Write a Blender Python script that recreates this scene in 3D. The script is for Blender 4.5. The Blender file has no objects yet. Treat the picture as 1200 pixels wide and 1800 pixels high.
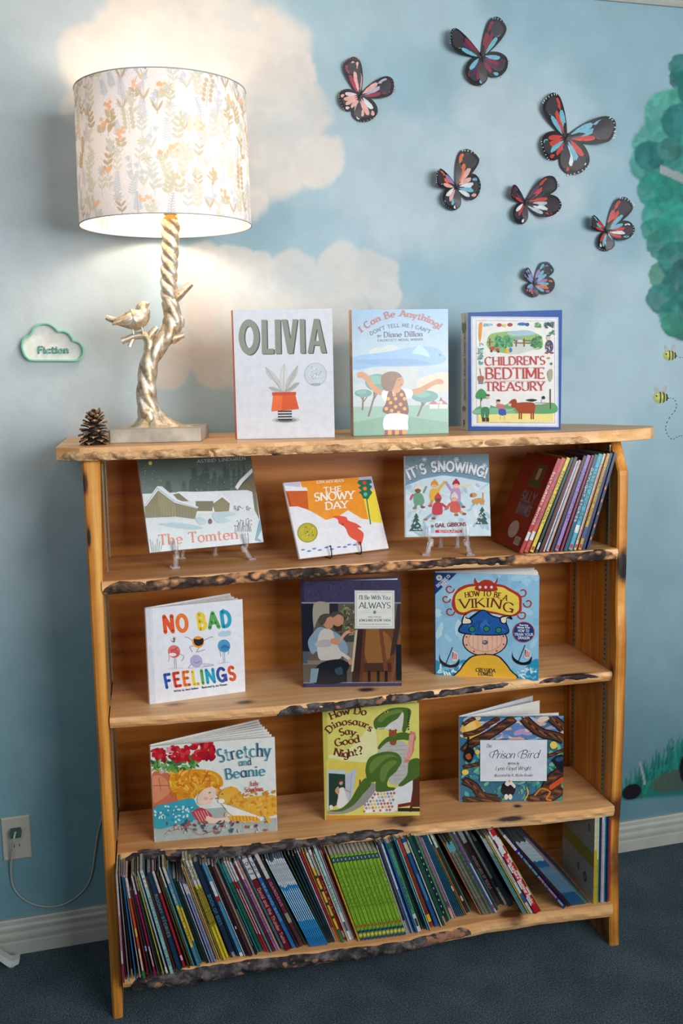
import bpy, math, random
import numpy as np
from mathutils import Vector, Matrix, noise
random.seed(7)
C = bpy.context.scene
COL = C.collection
PI = math.pi
R_ = math.radians

# ------------------------------------------------------------------ camera
CAM = np.array([-0.0478, -2.1668, 1.4627]); CROT = (1.4292, 0.019, -0.2795)
cd = bpy.data.cameras.new('camera'); cam = bpy.data.objects.new('camera', cd); COL.objects.link(cam)
cam.location = CAM; cam.rotation_euler = CROT
cd.sensor_fit = 'HORIZONTAL'; cd.sensor_width = 24; cd.lens = 35; cd.clip_start = .05; cd.clip_end = 50
C.camera = cam
# ------------------------------------------------------------------ view + lights
C.view_settings.view_transform = 'Standard'; C.view_settings.look = 'None'
C.view_settings.gamma = 1; C.view_settings.use_curve_mapping = False
C.view_settings.exposure = 0.0
w = bpy.data.worlds.new('room_air'); C.world = w; w.use_nodes = True
w.node_tree.nodes['Background'].inputs[0].default_value = (.62, .78, .9, 1)
w.node_tree.nodes['Background'].inputs[1].default_value = 0.09
def area(name, loc, target, sx, sy, power, col, spread=180):
    l = bpy.data.lights.new(name, 'AREA'); l.shape = 'RECTANGLE'; l.size = sx; l.size_y = sy
    l.energy = power; l.color = col; l.spread = R_(spread)
    o = bpy.data.objects.new(name, l); COL.objects.link(o); o.location = loc
    o.rotation_euler = (Vector(target) - Vector(loc)).to_track_quat('-Z', 'Y').to_euler(); return o
area('window_daylight', (1.75, -2.9, 1.80), (.55, .3, 1.55), 2.1, 1.4, 48, (.96, .98, 1.0), 120)
area('room_fill_light', (-1.1, -3.1, 2.25), (.3, .3, 1.5), 1.8, 1.0, 11, (.88, .95, 1.0), 110)  # unseen fill added to lift the left wall and shelf tops
# ------------------------------------------------------------------ frame of the bookcase
TH = -0.0825; CT, SNT = math.cos(TH), math.sin(TH)
W, T, DEP, WALL = 1.26, .0265, .318, .3555
def B(x, y, z): return Vector((CT*x - SNT*y, SNT*x + CT*y, z))
_a, _b, _c = CROT
_M = np.array(Matrix.Rotation(_c, 3, 'Z') @ Matrix.Rotation(_b, 3, 'Y') @ Matrix.Rotation(_a, 3, 'X'))
def sight(u, v):
    d = _M @ np.array([(u-600)/1750, -(v-900)/1750, -1.0]); return d
def wallpt(u, v, y=WALL):                       # photo point -> place on the back wall
    d = sight(u, v); p = CAM + (y-CAM[1])/d[1]*d; return p
def at(u, v, yl):                               # photo point -> bookcase-local point at depth yl
    d = sight(u, v); n = np.array([-SNT, CT, 0]); p = CAM + (yl - CAM@n)/(d@n)*d
    return (CT*p[0]+SNT*p[1], -SNT*p[0]+CT*p[1], p[2])

# ------------------------------------------------------------------ helpers
def lin(c):
    return tuple(((x/255)/12.92 if x <= 10.3 else (((x/255)+.055)/1.055)**2.4) for x in c[:3])
class MB:
    def __init__(s): s.v=[]; s.f=[]; s.c=[]; s.m=[]; s.sm=[]
    def face(s, pts, col=(200,200,200), m=0, smooth=False):
        n=len(s.v); s.v += [tuple(p) for p in pts]; s.f.append(list(range(n, n+len(pts)))); s.c.append(col); s.m.append(m); s.sm.append(smooth)
    def grid(s, P, col=(200,200,200), m=0, smooth=True, closed_u=False, closed_v=False, colf=None):
        P=np.asarray(P); a,b=P.shape[:2]; n=len(s.v); s.v += [tuple(p) for p in P.reshape(-1,3)]
        for i in range(a if closed_u else a-1):
            for j in range(b if closed_v else b-1):
                i2=(i+1)%a; j2=(j+1)%b
                s.f.append([n+i*b+j, n+i2*b+j, n+i2*b+j2, n+i*b+j2]); s.c.append(col if colf is None else colf(i,j)); s.m.append(m); s.sm.append(smooth)
    def box(s, x0,x1,y0,y1,z0,z1, col=(200,200,200), m=0, mat=None):
        c=[(x0,y0,z0),(x1,y0,z0),(x1,y1,z0),(x0,y1,z0),(x0,y0,z1),(x1,y0,z1),(x1,y1,z1),(x0,y1,z1)]
        if mat is not None: c=[tuple(mat @ Vector(p)) for p in c]
        n=len(s.v); s.v+=c
        for q in ((0,3,2,1),(4,5,6,7),(0,1,5,4),(1,2,6,5),(2,3,7,6),(3,0,4,7)):
            s.f.append([n+i for i in q]); s.c.append(col); s.m.append(m); s.sm.append(False)
    def tube(s, pts, r, n=10, col=(200,200,200), m=0, caps=True, flat=1.0):
        pts=[Vector(p) for p in pts]; k=len(pts); rr=r if hasattr(r,'__len__') else [r]*k
        rings=[]; up=None
        for i,p in enumerate(pts):
            t=(pts[min(i+1,k-1)]-pts[max(i-1,0)]).normalized()
            if up is None: up=t.orthogonal().normalized()
            up=(up - t*up.dot(t)).normalized(); sd=t.cross(up)
            rings.append([p+(up*math.cos(2*PI*j/n)+sd*math.sin(2*PI*j/n)*flat)*rr[i] for j in range(n)])
        s.grid(np.array([[list(q) for q in ri] for ri in rings]), col, m, True, closed_v=True)
        if caps:
            s.face(rings[0][::-1], col, m); s.face(rings[-1], col, m)
    def prism(s, poly, y0, y1, col=(200,200,200), m=0, smooth=False):   # outline in x,z pushed through y
        a=[(p[0],y0,p[1]) for p in poly]; b=[(p[0],y1,p[1]) for p in poly]
        s.face(a,col,m); s.face(b[::-1],col,m)
        for i in range(len(poly)):
            j=(i+1)%len(poly); s.face([a[i],b[i],b[j],a[j]],col,m,smooth)
    def mesh(s, name):
        me=bpy.data.meshes.new(name); me.from_pydata(s.v,[],s.f)
        me.polygons.foreach_set('material_index', s.m); me.polygons.foreach_set('use_smooth', s.sm)
        at_=me.color_attributes.new('Col','FLOAT_COLOR','CORNER')
        buf=np.ones((len(me.loops),4),np.float32); k=0; cache={}
        for f,c in zip(s.f,s.c):
            if c not in cache: cache[c]=lin(c)
            buf[k:k+len(f),:3]=cache[c]; k+=len(f)
        at_.data.foreach_set('color', buf.ravel()); me.update(); return me
    def build(s, name, mats, parent=None, loc=None, fix=False):
        me=s.mesh(name)
        if fix:
            import bmesh
            bm=bmesh.new(); bm.from_mesh(me); bmesh.ops.remove_doubles(bm,verts=bm.verts,dist=1e-6); bmesh.ops.recalc_face_normals(bm,faces=bm.faces); bm.to_mesh(me); bm.free()
        for m in (mats if isinstance(mats,(list,tuple)) else [mats]): me.materials.append(m)
        o=bpy.data.objects.new(name, me); COL.objects.link(o)
        if parent: o.parent=parent
        if loc is not None: o.location=loc
        return o
def tag(o, label, cat, group=None, kind=None):
    if label: o['label']=label
    if cat: o['category']=cat
    if group: o['group']=group
    if kind: o['kind']=kind
    return o
def thing(name, label, cat, loc=(0,0,0), rotz=0, group=None):
    o=bpy.data.objects.new(name,None); COL.objects.link(o); o.empty_display_size=.05
    o.location=loc; o.rotation_euler=(0,0,rotz); return tag(o,label,cat,group)
def struct(o): o['kind']='structure'; return o
def cr(pts, n=6, closed=True):                       # Catmull-Rom through points
    P=[np.array(p,float) for p in pts]; out=[]; k=len(P)
    for i in range(k if closed else k-1):
        if closed: a,b,c,d=P[i-1],P[i],P[(i+1)%k],P[(i+2)%k]
        else: a,b,c,d=P[max(i-1,0)],P[i],P[i+1],P[min(i+2,k-1)]
        for j in range(n):
            t=j/n; out.append(.5*((2*b)+(c-a)*t+(2*a-5*b+4*c-d)*t*t+(3*b-a-3*c+d)*t**3))
    if not closed: out.append(P[-1])
    return [tuple(p) for p in out]

# ------------------------------------------------------------------ materials
def newmat(name):
    m=bpy.data.materials.new(name); m.use_nodes=True; nt=m.node_tree; return m, nt, nt.nodes, nt.links, nt.nodes['Principled BSDF']
def ramp(nt, stops, interp='LINEAR'):
    r=nt.nodes.new('ShaderNodeValToRGB'); e=r.color_ramp.elements; r.color_ramp.interpolation=interp
    while len(e)<len(stops): e.new(.5)
    for i,(p,c) in enumerate(stops):
        e[i].position=p; e[i].color=(*lin(c),1)
    return r
def texco(nt, scale=(1,1,1), rot=(0,0,0), which='Object'):
    tc=nt.nodes.new('ShaderNodeTexCoord'); mp=nt.nodes.new('ShaderNodeMapping'); mp.inputs['Scale'].default_value=scale; mp.inputs['Rotation'].default_value=rot
    nt.links.new(tc.outputs[which], mp.inputs[0]); return mp
def tnoise(nt, vec, scale, detail=4, rough=.55, dist=0):
    n=nt.nodes.new('ShaderNodeTexNoise'); n.inputs['Scale'].default_value=scale; n.inputs['Detail'].default_value=detail
    n.inputs['Roughness'].default_value=rough; n.inputs['Distortion'].default_value=dist; nt.links.new(vec.outputs[0], n.inputs['Vector']); return n
def mix(nt, a, b, fac, mode='MIX'):
    m=nt.nodes.new('ShaderNodeMix'); m.data_type='RGBA'; m.blend_type=mode
    for val,i in ((a,6),(b,7)):
        if isinstance(val,tuple): m.inputs[i].default_value=(*val[:3],1)
        else: nt.links.new(val, m.inputs[i])
    if isinstance(fac,(int,float)): m.inputs[0].default_value=fac
    else: nt.links.new(fac, m.inputs[0])
    return m.outputs[2]
def bump(nt, bsdf, h, strength, dist):
    b=nt.nodes.new('ShaderNodeBump'); b.inputs['Strength'].default_value=strength; b.inputs['Distance'].default_value=dist
    nt.links.new(h, b.inputs['Height']); nt.links.new(b.outputs[0], bsdf.inputs['Normal'])
def math_(nt, op, a, b=None):
    m=nt.nodes.new('ShaderNodeMath'); m.operation=op
    for i,x in enumerate((a,b)):
        if x is None: continue
        if isinstance(x,(int,float)): m.inputs[i].default_value=x
        else: nt.links.new(x, m.inputs[i])
    return m.outputs[0]
def print_mat(name, rough=.4, mottle=.10, scale=90, coat=0, attr='Col'):
    m,nt,N,L,b=newmat(name); a=N.new('ShaderNodeVertexColor'); a.layer_name=attr
    v=texco(nt); n=tnoise(nt,v,scale,5)
    r=ramp(nt,[(.25,(int(255*(1-mottle)),)*3),(.75,(255,255,255))])
    L.new(n.outputs[0], r.inputs[0]); c=mix(nt,a.outputs[0],r.outputs[0],1.0,'MULTIPLY'); L.new(c,b.inputs['Base Color'])
    b.inputs['Roughness'].default_value=rough; b.inputs['Coat Weight'].default_value=coat; b.inputs['Coat Roughness'].default_value=.2
    return m
def plain(name, col, rough=.5, metal=0, mottle=.08, scale=60, bmp=0):
    m,nt,N,L,b=newmat(name); v=texco(nt); n=tnoise(nt,v,scale,4)
    c2=tuple(int(x*(1-mottle)) for x in col)
    r=ramp(nt,[(.3,c2),(.7,col)]); L.new(n.outputs[0],r.inputs[0]); L.new(r.outputs[0],b.inputs['Base Color'])
    b.inputs['Roughness'].default_value=rough; b.inputs['Metallic'].default_value=metal
    if bmp: bump(nt,b,n.outputs[0],bmp,.002)
    return m
def wood(name, dark, midc, light, axis='x', rough=.42, knots=(), spec=.4, blotch=None):
    m,nt,N,L,b=newmat(name)
    sc={'x':(1.1,14,14),'z':(14,14,1.1),'y':(14,1.1,14)}[axis]
    v=texco(nt,sc); big=tnoise(nt,v,2.2,3,.5,.6)
    rg=N.new('ShaderNodeTexWave'); rg.wave_type='BANDS'; rg.bands_direction={'x':'Z','z':'X','y':'X'}[axis]; rg.inputs['Scale'].default_value=.55
    rg.inputs['Distortion'].default_value=9; rg.inputs['Detail'].default_value=3; rg.inputs['Detail Scale'].default_value=.6; L.new(v.outputs[0],rg.inputs[0])
    v2=texco(nt,tuple(x*9 if x>2 else x*3 for x in sc)); fine=tnoise(nt,v2,1.6,4,.6)
    h=math_(nt,'ADD',math_(nt,'MULTIPLY',big.outputs[0],.62),math_(nt,'ADD',math_(nt,'MULTIPLY',rg.outputs['Fac'],.16),math_(nt,'MULTIPLY',fine.outputs[0],.24)))
    r=ramp(nt,[(.30,dark),(.52,midc),(.74,light)]); L.new(h,r.inputs[0]); col=r.outputs[0]
    v0=texco(nt); 
    wob=tnoise(nt,v0,18,3)
    for kx,ky,kz,kr,ec,kc,*ez in knots:
        s=N.new('ShaderNodeVectorMath'); s.operation='SUBTRACT'; L.new(v0.outputs[0],s.inputs[0]); s.inputs[1].default_value=(kx,ky,kz)
        e=N.new('ShaderNodeVectorMath'); e.operation='MULTIPLY'; L.new(s.outputs[0],e.inputs[0]); e.inputs[1].default_value=(1/(kr*ec),1/kr,1/(kr*(ez[0] if ez else 1)))
        ln=N.new('ShaderNodeVectorMath'); ln.operation='LENGTH'; L.new(e.outputs[0],ln.inputs[0])
        dd=math_(nt,'ADD',ln.outputs['Value'],math_(nt,'MULTIPLY',wob.outputs[0],.7))
        kr_=ramp(nt,[(.55,(255,255,255)),(.78,(150,150,150)),(1.0,(0,0,0))]); L.new(math_(nt,'MULTIPLY',dd,.72),kr_.inputs[0])
        col=mix(nt,col,lin(kc),kr_.outputs[0])
    L.new(col,b.inputs['Base Color']); b.inputs['Roughness'].default_value=rough; b.inputs['Specular IOR Level'].default_value=spec
    bump(nt,b,h,.12,.002); return m
def bark_mat(name, cols, lump, lumpamt, rough=.85):
    m,nt,N,L,b=newmat(name); v=texco(nt,(.7,1,1))
    n1=tnoise(nt,v,34,6,.65,.5); r=ramp(nt,[(.3,cols[0]),(.47,cols[1]),(.62,cols[2])]); L.new(n1.outputs[0],r.inputs[0])
    vo=N.new('ShaderNodeTexVoronoi'); vo.inputs['Scale'].default_value=58; L.new(v.outputs[0],vo.inputs['Vector'])
    n2=tnoise(nt,v,6,2); n3=tnoise(nt,v,40,3)
    g=math_(nt,'ADD',math_(nt,'MULTIPLY',n2.outputs[0],1.5),math_(nt,'MULTIPLY',n3.outputs[0],.9))
    g2=ramp(nt,[(min(.99,1-lumpamt*.5),(0,0,0)),(1.0,(255,255,255))]); L.new(math_(nt,'MULTIPLY',math_(nt,'SUBTRACT',g,math_(nt,'MULTIPLY',vo.outputs['Distance'],.5)),.85),g2.inputs[0])
    c=mix(nt,r.outputs[0],lin(lump),g2.outputs[0]); L.new(c,b.inputs['Base Color']); b.inputs['Roughness'].default_value=rough
    h=math_(nt,'SUBTRACT',n1.outputs[0],vo.outputs['Distance']); bump(nt,b,h,.9,.006); return m

PRINT=print_mat('printed_paper',.38,.09,70); COVER=print_mat('glossy_cover',.28,.07,60,.25); SPINES=print_mat('printed_spine',.38,.22,160,.15)
PAGES=print_mat('page_edges',.7,.12,400)
# ------------------------------------------------------------------ stroke lettering (own skeleton alphabet)
def sk(*p):
    out=[]
    for q in p:
        if len(q)==2: out.append(q)
        else:
            cx,cy,rx,ry,a0,a1=q; n=max(4,int(abs(a1-a0)/18))
            for i in range(n+1):
                a=R_(a0+(a1-a0)*i/n); out.append((cx+rx*math.cos(a),cy+ry*math.sin(a)))
    return out
ST=sk((.08,0),(.08,1)); X=.62
G={' ':(.34,[]),
'A':(.74,[sk((0,0),(.37,1)),sk((.37,1),(.74,0)),sk((.14,.34),(.6,.34))]),
'B':(.62,[ST,sk((.08,1),(.3,1),(.3,.76,.22,.24,90,-90),(.08,.52)),sk((.08,.52),(.32,.52),(.32,.26,.26,.26,90,-90),(.08,0))]),
'C':(.72,[sk((.38,.5,.34,.5,45,315))]),
'D':(.74,[ST,sk((.08,1),(.3,1),(.3,.5,.38,.5,90,-90),(.08,0))]),
'E':(.56,[ST,sk((.08,1),(.5,1)),sk((.08,.52),(.42,.52)),sk((.08,0),(.52,0))]),
'F':(.54,[ST,sk((.08,1),(.5,1)),sk((.08,.52),(.42,.52))]),
'G':(.76,[sk((.38,.5,.34,.5,45,340)),sk((.7,.05),(.7,.42),(.46,.42))]),
'H':(.74,[ST,sk((.66,0),(.66,1)),sk((.08,.52),(.66,.52))]),
'I':(.2,[sk((.1,0),(.1,1))]),
'J':(.42,[sk((.32,1),(.32,.2),(.16,.2,.16,.2,0,-150))]),
'K':(.68,[ST,sk((.6,1),(.08,.42)),sk((.24,.58),(.66,0))]),
'L':(.54,[ST,sk((.08,0),(.5,0))]),
'M':(.86,[ST,sk((.08,1),(.43,.15)),sk((.43,.15),(.78,1)),sk((.78,1),(.78,0))]),
'N':(.74,[ST,sk((.08,1),(.66,0)),sk((.66,0),(.66,1))]),
'O':(.8,[sk((.4,.5,.36,.5,0,360))]),
'P':(.58,[ST,sk((.08,1),(.28,1),(.28,.73,.25,.27,90,-90),(.08,.46))]),
'Q':(.8,[sk((.4,.5,.36,.5,0,360)),sk((.45,.2),(.76,-.1))]),
'R':(.64,[ST,sk((.08,1),(.28,1),(.28,.74,.24,.26,90,-90),(.08,.48)),sk((.28,.48),(.62,0))]),
'S':(.54,[sk((.27,.74,.2,.26,35,270),(.27,.25,.22,.25,90,-145))]),
'T':(.64,[sk((.32,0),(.32,1)),sk((.02,1),(.62,1))]),
'U':(.72,[sk((.08,1),(.08,.3),(.36,.3,.28,.3,180,360),(.64,1))]),
'V':(.72,[sk((0,1),(.36,0)),sk((.36,0),(.72,1))]),
'W':(1.0,[sk((0,1),(.26,0)),sk((.26,0),(.5,.9)),sk((.5,.9),(.74,0)),sk((.74,0),(1,1))]),
'X':(.68,[sk((.02,1),(.66,0)),sk((.02,0),(.66,1))]),
'Y':(.68,[sk((.02,1),(.34,.48)),sk((.34,.48),(.66,1)),sk((.34,.48),(.34,0))]),
'Z':(.62,[sk((.04,1),(.58,1)),sk((.58,1),(.04,0)),sk((.04,0),(.6,0))]),
'a':(.56,[sk((.26,.31,.22,.31,0,360)),sk((.48,X),(.48,0))]),
'b':(.56,[sk((.08,0),(.08,1.04)),sk((.3,.31,.22,.31,0,360))]),
'c':(.5,[sk((.28,.31,.24,.31,45,315))]),
'd':(.56,[sk((.26,.31,.22,.31,0,360)),sk((.48,0),(.48,1.04))]),
'e':(.54,[sk((.05,.33),(.5,.33),(.28,.31,.23,.31,5,320))]),
'f':(.36,[sk((.3,.86,.14,.18,20,180),(.16,0)),sk((.02,X),(.34,X))]),
'g':(.54,[sk((.26,.31,.22,.31,0,360)),sk((.48,X),(.48,-.08),(.27,-.08,.21,.24,0,-150))]),
'h':(.56,[sk((.08,0),(.08,1.04)),sk((.08,.36),(.28,.38,.2,.24,180,0),(.48,0))]),
'i':(.22,[sk((.11,0),(.11,X)),sk((.1,.86),(.12,.88))]),
'j':(.24,[sk((.14,X),(.14,-.12),(.02,-.12,.12,.18,0,-110)),sk((.13,.86),(.15,.88))]),
'k':(.54,[sk((.08,0),(.08,1.04)),sk((.46,X),(.08,.26)),sk((.2,.36),(.52,0))]),
'l':(.22,[sk((.11,0),(.11,1.04))]),
'm':(.84,[sk((.08,0),(.08,X)),sk((.08,.36),(.25,.38,.17,.24,180,0),(.42,0)),sk((.42,.36),(.59,.38,.17,.24,180,0),(.76,0))]),
'n':(.56,[sk((.08,0),(.08,X)),sk((.08,.36),(.28,.38,.2,.24,180,0),(.48,0))]),
'o':(.56,[sk((.28,.31,.24,.31,0,360))]),
'p':(.56,[sk((.08,-.32),(.08,X)),sk((.3,.31,.22,.31,0,360))]),
'q':(.56,[sk((.26,.31,.22,.31,0,360)),sk((.48,-.32),(.48,X))]),
'r':(.4,[sk((.08,0),(.08,X)),sk((.08,.36),(.26,.38,.18,.24,180,50))]),
's':(.44,[sk((.22,.46,.16,.16,40,270),(.22,.15,.18,.15,90,-145))]),
't':(.38,[sk((.16,.86),(.16,.15),(.3,.15,.14,.15,180,290)),sk((.02,X),(.34,X))]),
'u':(.56,[sk((.08,X),(.08,.24),(.28,.24,.2,.24,180,360),(.48,X)),sk((.48,X),(.48,0))]),
'v':(.54,[sk((.02,X),(.27,0)),sk((.27,0),(.52,X))]),
'w':(.78,[sk((.02,X),(.2,0)),sk((.2,0),(.39,.56)),sk((.39,.56),(.58,0)),sk((.58,0),(.76,X))]),
'x':(.52,[sk((.02,X),(.5,0)),sk((.02,0),(.5,X))]),
'y':(.54,[sk((.02,X),(.27,0)),sk((.52,X),(.2,-.3),(.04,-.28))]),
'z':(.48,[sk((.04,X),(.44,X)),sk((.44,X),(.04,0)),sk((.04,0),(.46,0))]),
'!':(.24,[sk((.12,.3),(.12,1.02)),sk((.11,.03),(.13,.05))]),
'?':(.5,[sk((.25,.76,.2,.26,170,-60),(.25,.42),(.25,.28)),sk((.24,.03),(.26,.05))]),
'.':(.2,[sk((.09,.02),(.11,.04))]), "'":(.18,[sk((.09,1.02),(.07,.78))]), ',':(.2,[sk((.1,.05),(.06,-.12))]),
'&':(.7,[sk((.6,0),(.2,.7),(.34,.82,.15,.18,200,-20),(.1,.3),(.28,.2,.2,.2,160,330),(.6,.45))]),
}
def stroke_poly(pts, wf, close=False):
    n=len(pts); Lf=[]; Rt=[]
    for i in range(n):
        a=pts[i-1] if i>0 else (pts[-2] if close else pts[0]); b=pts[i]; c=pts[i+1] if i<n-1 else (pts[1] if close else pts[-1])
        d1=(b[0]-a[0],b[1]-a[1]); d2=(c[0]-b[0],c[1]-b[1])
        l1=math.hypot(*d1) or 1; l2=math.hypot(*d2) or 1
        t=(d1[0]/l1+d2[0]/l2, d1[1]/l1+d2[1]/l2) if i not in (0,n-1) or close else (d2 if i==0 else d1)
        l=math.hypot(*t)
        if l<1e-6: t,l=d2,l2
        t=(t[0]/l,t[1]/l); k=1.0
        if (i not in (0,n-1)): k=min(1.6,1/max(.5,abs(t[0]*d2[0]/l2+t[1]*d2[1]/l2)))
        h=wf(t)*.5*k; Lf.append((b[0]-t[1]*h,b[1]+t[0]*h)); Rt.append((b[0]+t[1]*h,b[1]-t[0]*h))
    return [[Lf[i],Rt[i],Rt[i+1],Lf[i+1]] for i in range(n-1)]
def text_polys(s, path, cap, thick, style='serif', slant=0, thin=None, gap=.10, cols=None, fit=True):
    """path: baseline points in art units with y DOWN. returns [(polys, colour index, layer)]"""
    P=[np.array(p,float) for p in (cr(path,8,False) if len(path)>2 else path)]
    seg=[np.linalg.norm(P[i+1]-P[i]) for i in range(len(P)-1)]; tot=sum(seg); cum=np.concatenate([[0],np.cumsum(seg)])
    adv=sum(G[c][0]+gap for c in s)-gap; sx=tot/adv if fit else cap
    def place(x,y):
        i=int(np.clip(np.searchsorted(cum,x,side='right')-1,0,len(seg)-1)); t=(P[i+1]-P[i])/seg[i]; q=P[i]+t*(x-cum[i]); nrm=np.array([t[1],-t[0]])
        return q, t, nrm
    out=[]; x=0; nib=R_(20); ser=style=='serif'
    thin=thick*.38 if thin is None else thin
    for ci,ch in enumerate(s):
        wd,strokes=G[ch]; mid=(x+wd/2)*sx; q,t,nr=place(mid,0)
        def m(p): 
            X_=(p[0]-wd/2)*sx+slant*p[1]*cap; return tuple(q+t*X_+nr*p[1]*cap)
        up=-1
        for si,stp in enumerate(strokes):
            pts=[((p[0]-wd/2)*sx+slant*p[1]*cap, p[1]*cap) for p in stp]
            closed=len(stp)>6 and math.hypot(stp[0][0]-stp[-1][0],stp[0][1]-stp[-1][1])<.01
            if style in('serif','pen'):
                wf=lambda tt: thin+(thick-thin)*abs(math.sin(math.atan2(tt[1],tt[0])-nib))
            else: wf=lambda tt: thick
            polys=stroke_poly(pts,wf,closed)
            if style=='round':
                for e,o in ((pts[0],pts[1]),(pts[-1],pts[-2])):
                    if closed: break
                    polys.append([(e[0]+thick*.5*math.cos(2*PI*k/10),e[1]+thick*.5*math.sin(2*PI*k/10)) for k in range(10)])
            out.append(([[tuple(q+t*a+nr*b) for a,b in pl] for pl in polys],ci,si*2))
            if len(stp)==2 and abs(stp[0][0]-stp[1][0])<.03 and abs(stp[0][1]-stp[1][1])<.03:
                c_=pts[0]; r=thick*.62; out[-1]=([[tuple(q+t*(c_[0]+r*math.cos(2*PI*k/10))+nr*(c_[1]+r*math.sin(2*PI*k/10))) for k in range(10)]],ci,si*2); continue
            if ser and not closed:
                sp=[]
                for e,o,ee in ((pts[0],pts[1],stp[0]),(pts[-1],pts[-2],stp[-1])):
                    dx,dy=e[0]-o[0],e[1]-o[1]
                    if abs(dy)>abs(dx)*1.1 and any(abs(ee[1]-v)<.015 for v in (0,1,X,1.04,-.32)):
                        if ch in 'VvWwyN' and ee[1]<.01 : continue
                        if ch in 'AM' and ee[1]>.9: 
                            if ch=='A': continue
                        if ch in 't': continue
                        hw=thick*1.05; lo=-hw; hi=hw
                        if ch.islower() and ee[1] in (X,1.04) and ch not in 'vwxyu': hi=thick*.4
                        th_=thin*1.0; y0=e[1]-(th_ if dy>0 else 0); 
                        sp.append([(e[0]+lo,y0),(e[0]+hi,y0),(e[0]+hi,y0+th_),(e[0]+lo,y0+th_)])
                    elif abs(dx)>abs(dy)*3 and ch in 'EFLTZz' and (abs(ee[0])>.3 or ch=='T'):
                        k=1 if ee[1]<.3 else -1; th_=thin*1.1; L_=cap*.16
                        sp.append([(e[0]-th_,e[1]),(e[0],e[1]),(e[0],e[1]+k*L_),(e[0]-th_,e[1]+k*L_)])
                if sp: out.append(([[tuple(q+t*a+nr*b) for a,b in pl] for pl in sp],ci,si*2+1))
        x+=wd+gap
    return out

def homog(q, dst=((0,0),(1,0),(1,1),(0,1))):
    A=[]
    for (x,y),(u,v) in zip(q,dst):
        A.append([x,y,1,0,0,0,-u*x,-u*y,-u]); A.append([0,0,0,x,y,1,-v*x,-v*y,-v])
    h=np.linalg.svd(np.array(A,float))[2][-1]; return h.reshape(3,3)
class Art:
    """flat printed shapes on a cover: drawn in sheet units, laid on the board w x h (x right, z up, y = -layer)"""
    def __init__(s, quad, w, h, org=(0,0,1), y0=0.0):
        s.H=homog(quad); s.w=w; s.h=h; s.o=org; s.mb=MB(); s.k=0; s.y0=y0
    def map(s,p):
        x=s.o[0]+p[0]*s.o[2]; y=s.o[1]+p[1]*s.o[2]; q=s.H@np.array([x,y,1.0]); return (min(1,max(0,q[0]/q[2]))*s.w, min(1,max(0,q[1]/q[2]))*s.h)
    def add(s, polys, col, lay=0):
        y=s.y0-1.2e-4-(s.k+lay)*7e-6
        for pl in polys:
            pts=[s.map(p) for p in pl]; a=0
            for i in range(len(pts)):
                j=(i+1)%len(pts); a+=pts[i][0]*pts[j][1]-pts[j][0]*pts[i][1]
            if abs(a)<1e-9: continue
            if a<0: pts=pts[::-1]
            s.mb.face([(p[0],y,p[1]) for p in pts],col)
    def poly(s,col,pts): s.add([pts],col); s.k+=1
    def blob(s,col,pts,n=5): s.add([cr(pts,n)],col); s.k+=1
    def circ(s,col,cx,cy,rx,ry=None,rot=0,n=20):
        ry=rx if ry is None else ry; c,sn=math.cos(R_(rot)),math.sin(R_(rot))
        s.add([[(cx+rx*math.cos(2*PI*i/n)*c-ry*math.sin(2*PI*i/n)*sn, cy+rx*math.cos(2*PI*i/n)*sn+ry*math.sin(2*PI*i/n)*c) for i in range(n)]],col); s.k+=1
    def line(s,col,pts,wd,smooth=True):
        p=cr(pts,6,False) if smooth and len(pts)>2 else pts
        s.add(stroke_poly([tuple(q) for q in p],lambda t:wd),col); s.k+=1
    def text(s,col,st,path,cap,thick,**kw):
        cols=kw.get('cols')
        mx=0
        for polys,ci,lay in text_polys(st,path,cap,thick,**kw):
            s.add(polys, cols[ci%len(cols)] if cols else col, lay); mx=max(mx,lay)
        s.k+=mx+1
    def rect(s,col,x0,y0,x1,y1): s.poly(col,[(x0,y0),(x1,y0),(x1,y1),(x0,y1)])
    def full(s,col,u0=0,v0=0,u1=1,v1=1):
        y=s.y0-1.2e-4-s.k*7e-6; s.k+=1
        s.mb.face([(u0*s.w,y,v0*s.h),(u1*s.w,y,v0*s.h),(u1*s.w,y,v1*s.h),(u0*s.w,y,v1*s.h)],col)
    def daubs(s,cols,n,box,sz,seed=1,rot=None,ry=.5):   # scattered brush dabs
        rnd=random.Random(seed)
        for i in range(n):
            s.circ(rnd.choice(cols),rnd.uniform(box[0],box[2]),rnd.uniform(box[1],box[3]),sz*rnd.uniform(.6,1.3),sz*ry*rnd.uniform(.6,1.3),rnd.uniform(0,180) if rot is None else rot+rnd.uniform(-15,15),9)
# ------------------------------------------------------------------ the room: painted wall, floor, trim, ceiling
def vnoise(U,V,s,seed):
    rs=np.random.RandomState(seed); g=rs.rand(128,128); x=U/s; y=V/s; i=np.floor(x).astype(int); j=np.floor(y).astype(int); a=x-i; b=y-j
    a=a*a*(3-2*a); b=b*b*(3-2*b); q=lambda p,r: g[p%128,r%128]
    return (q(i,j)*(1-a)+q(i+1,j)*a)*(1-b)+(q(i,j+1)*(1-a)+q(i+1,j+1)*a)*b
def fbm(U,V,s,seed): return sum(vnoise(U,V,s/2**k,seed+k)*.5**k for k in range(4))/1.875
def sstep(a,b,x): t=np.clip((x-a)/(b-a),0,1); return t*t*(3-2*t)
xs=np.concatenate([[-1.5,-.8,-.5],np.arange(-.36,1.86,.004),[2.0,2.2,2.6]]); zs_=np.concatenate([[0],np.arange(.05,2.5,.004),[2.56,2.7]])
XX,ZZ=np.meshgrid(xs,zs_)
P=np.stack([XX,np.full_like(XX,WALL),ZZ],-1); q=(P-CAM)@_M
U=600+1750*q[...,0]/-q[...,2]; V=900-1750*q[...,1]/-q[...,2]
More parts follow.
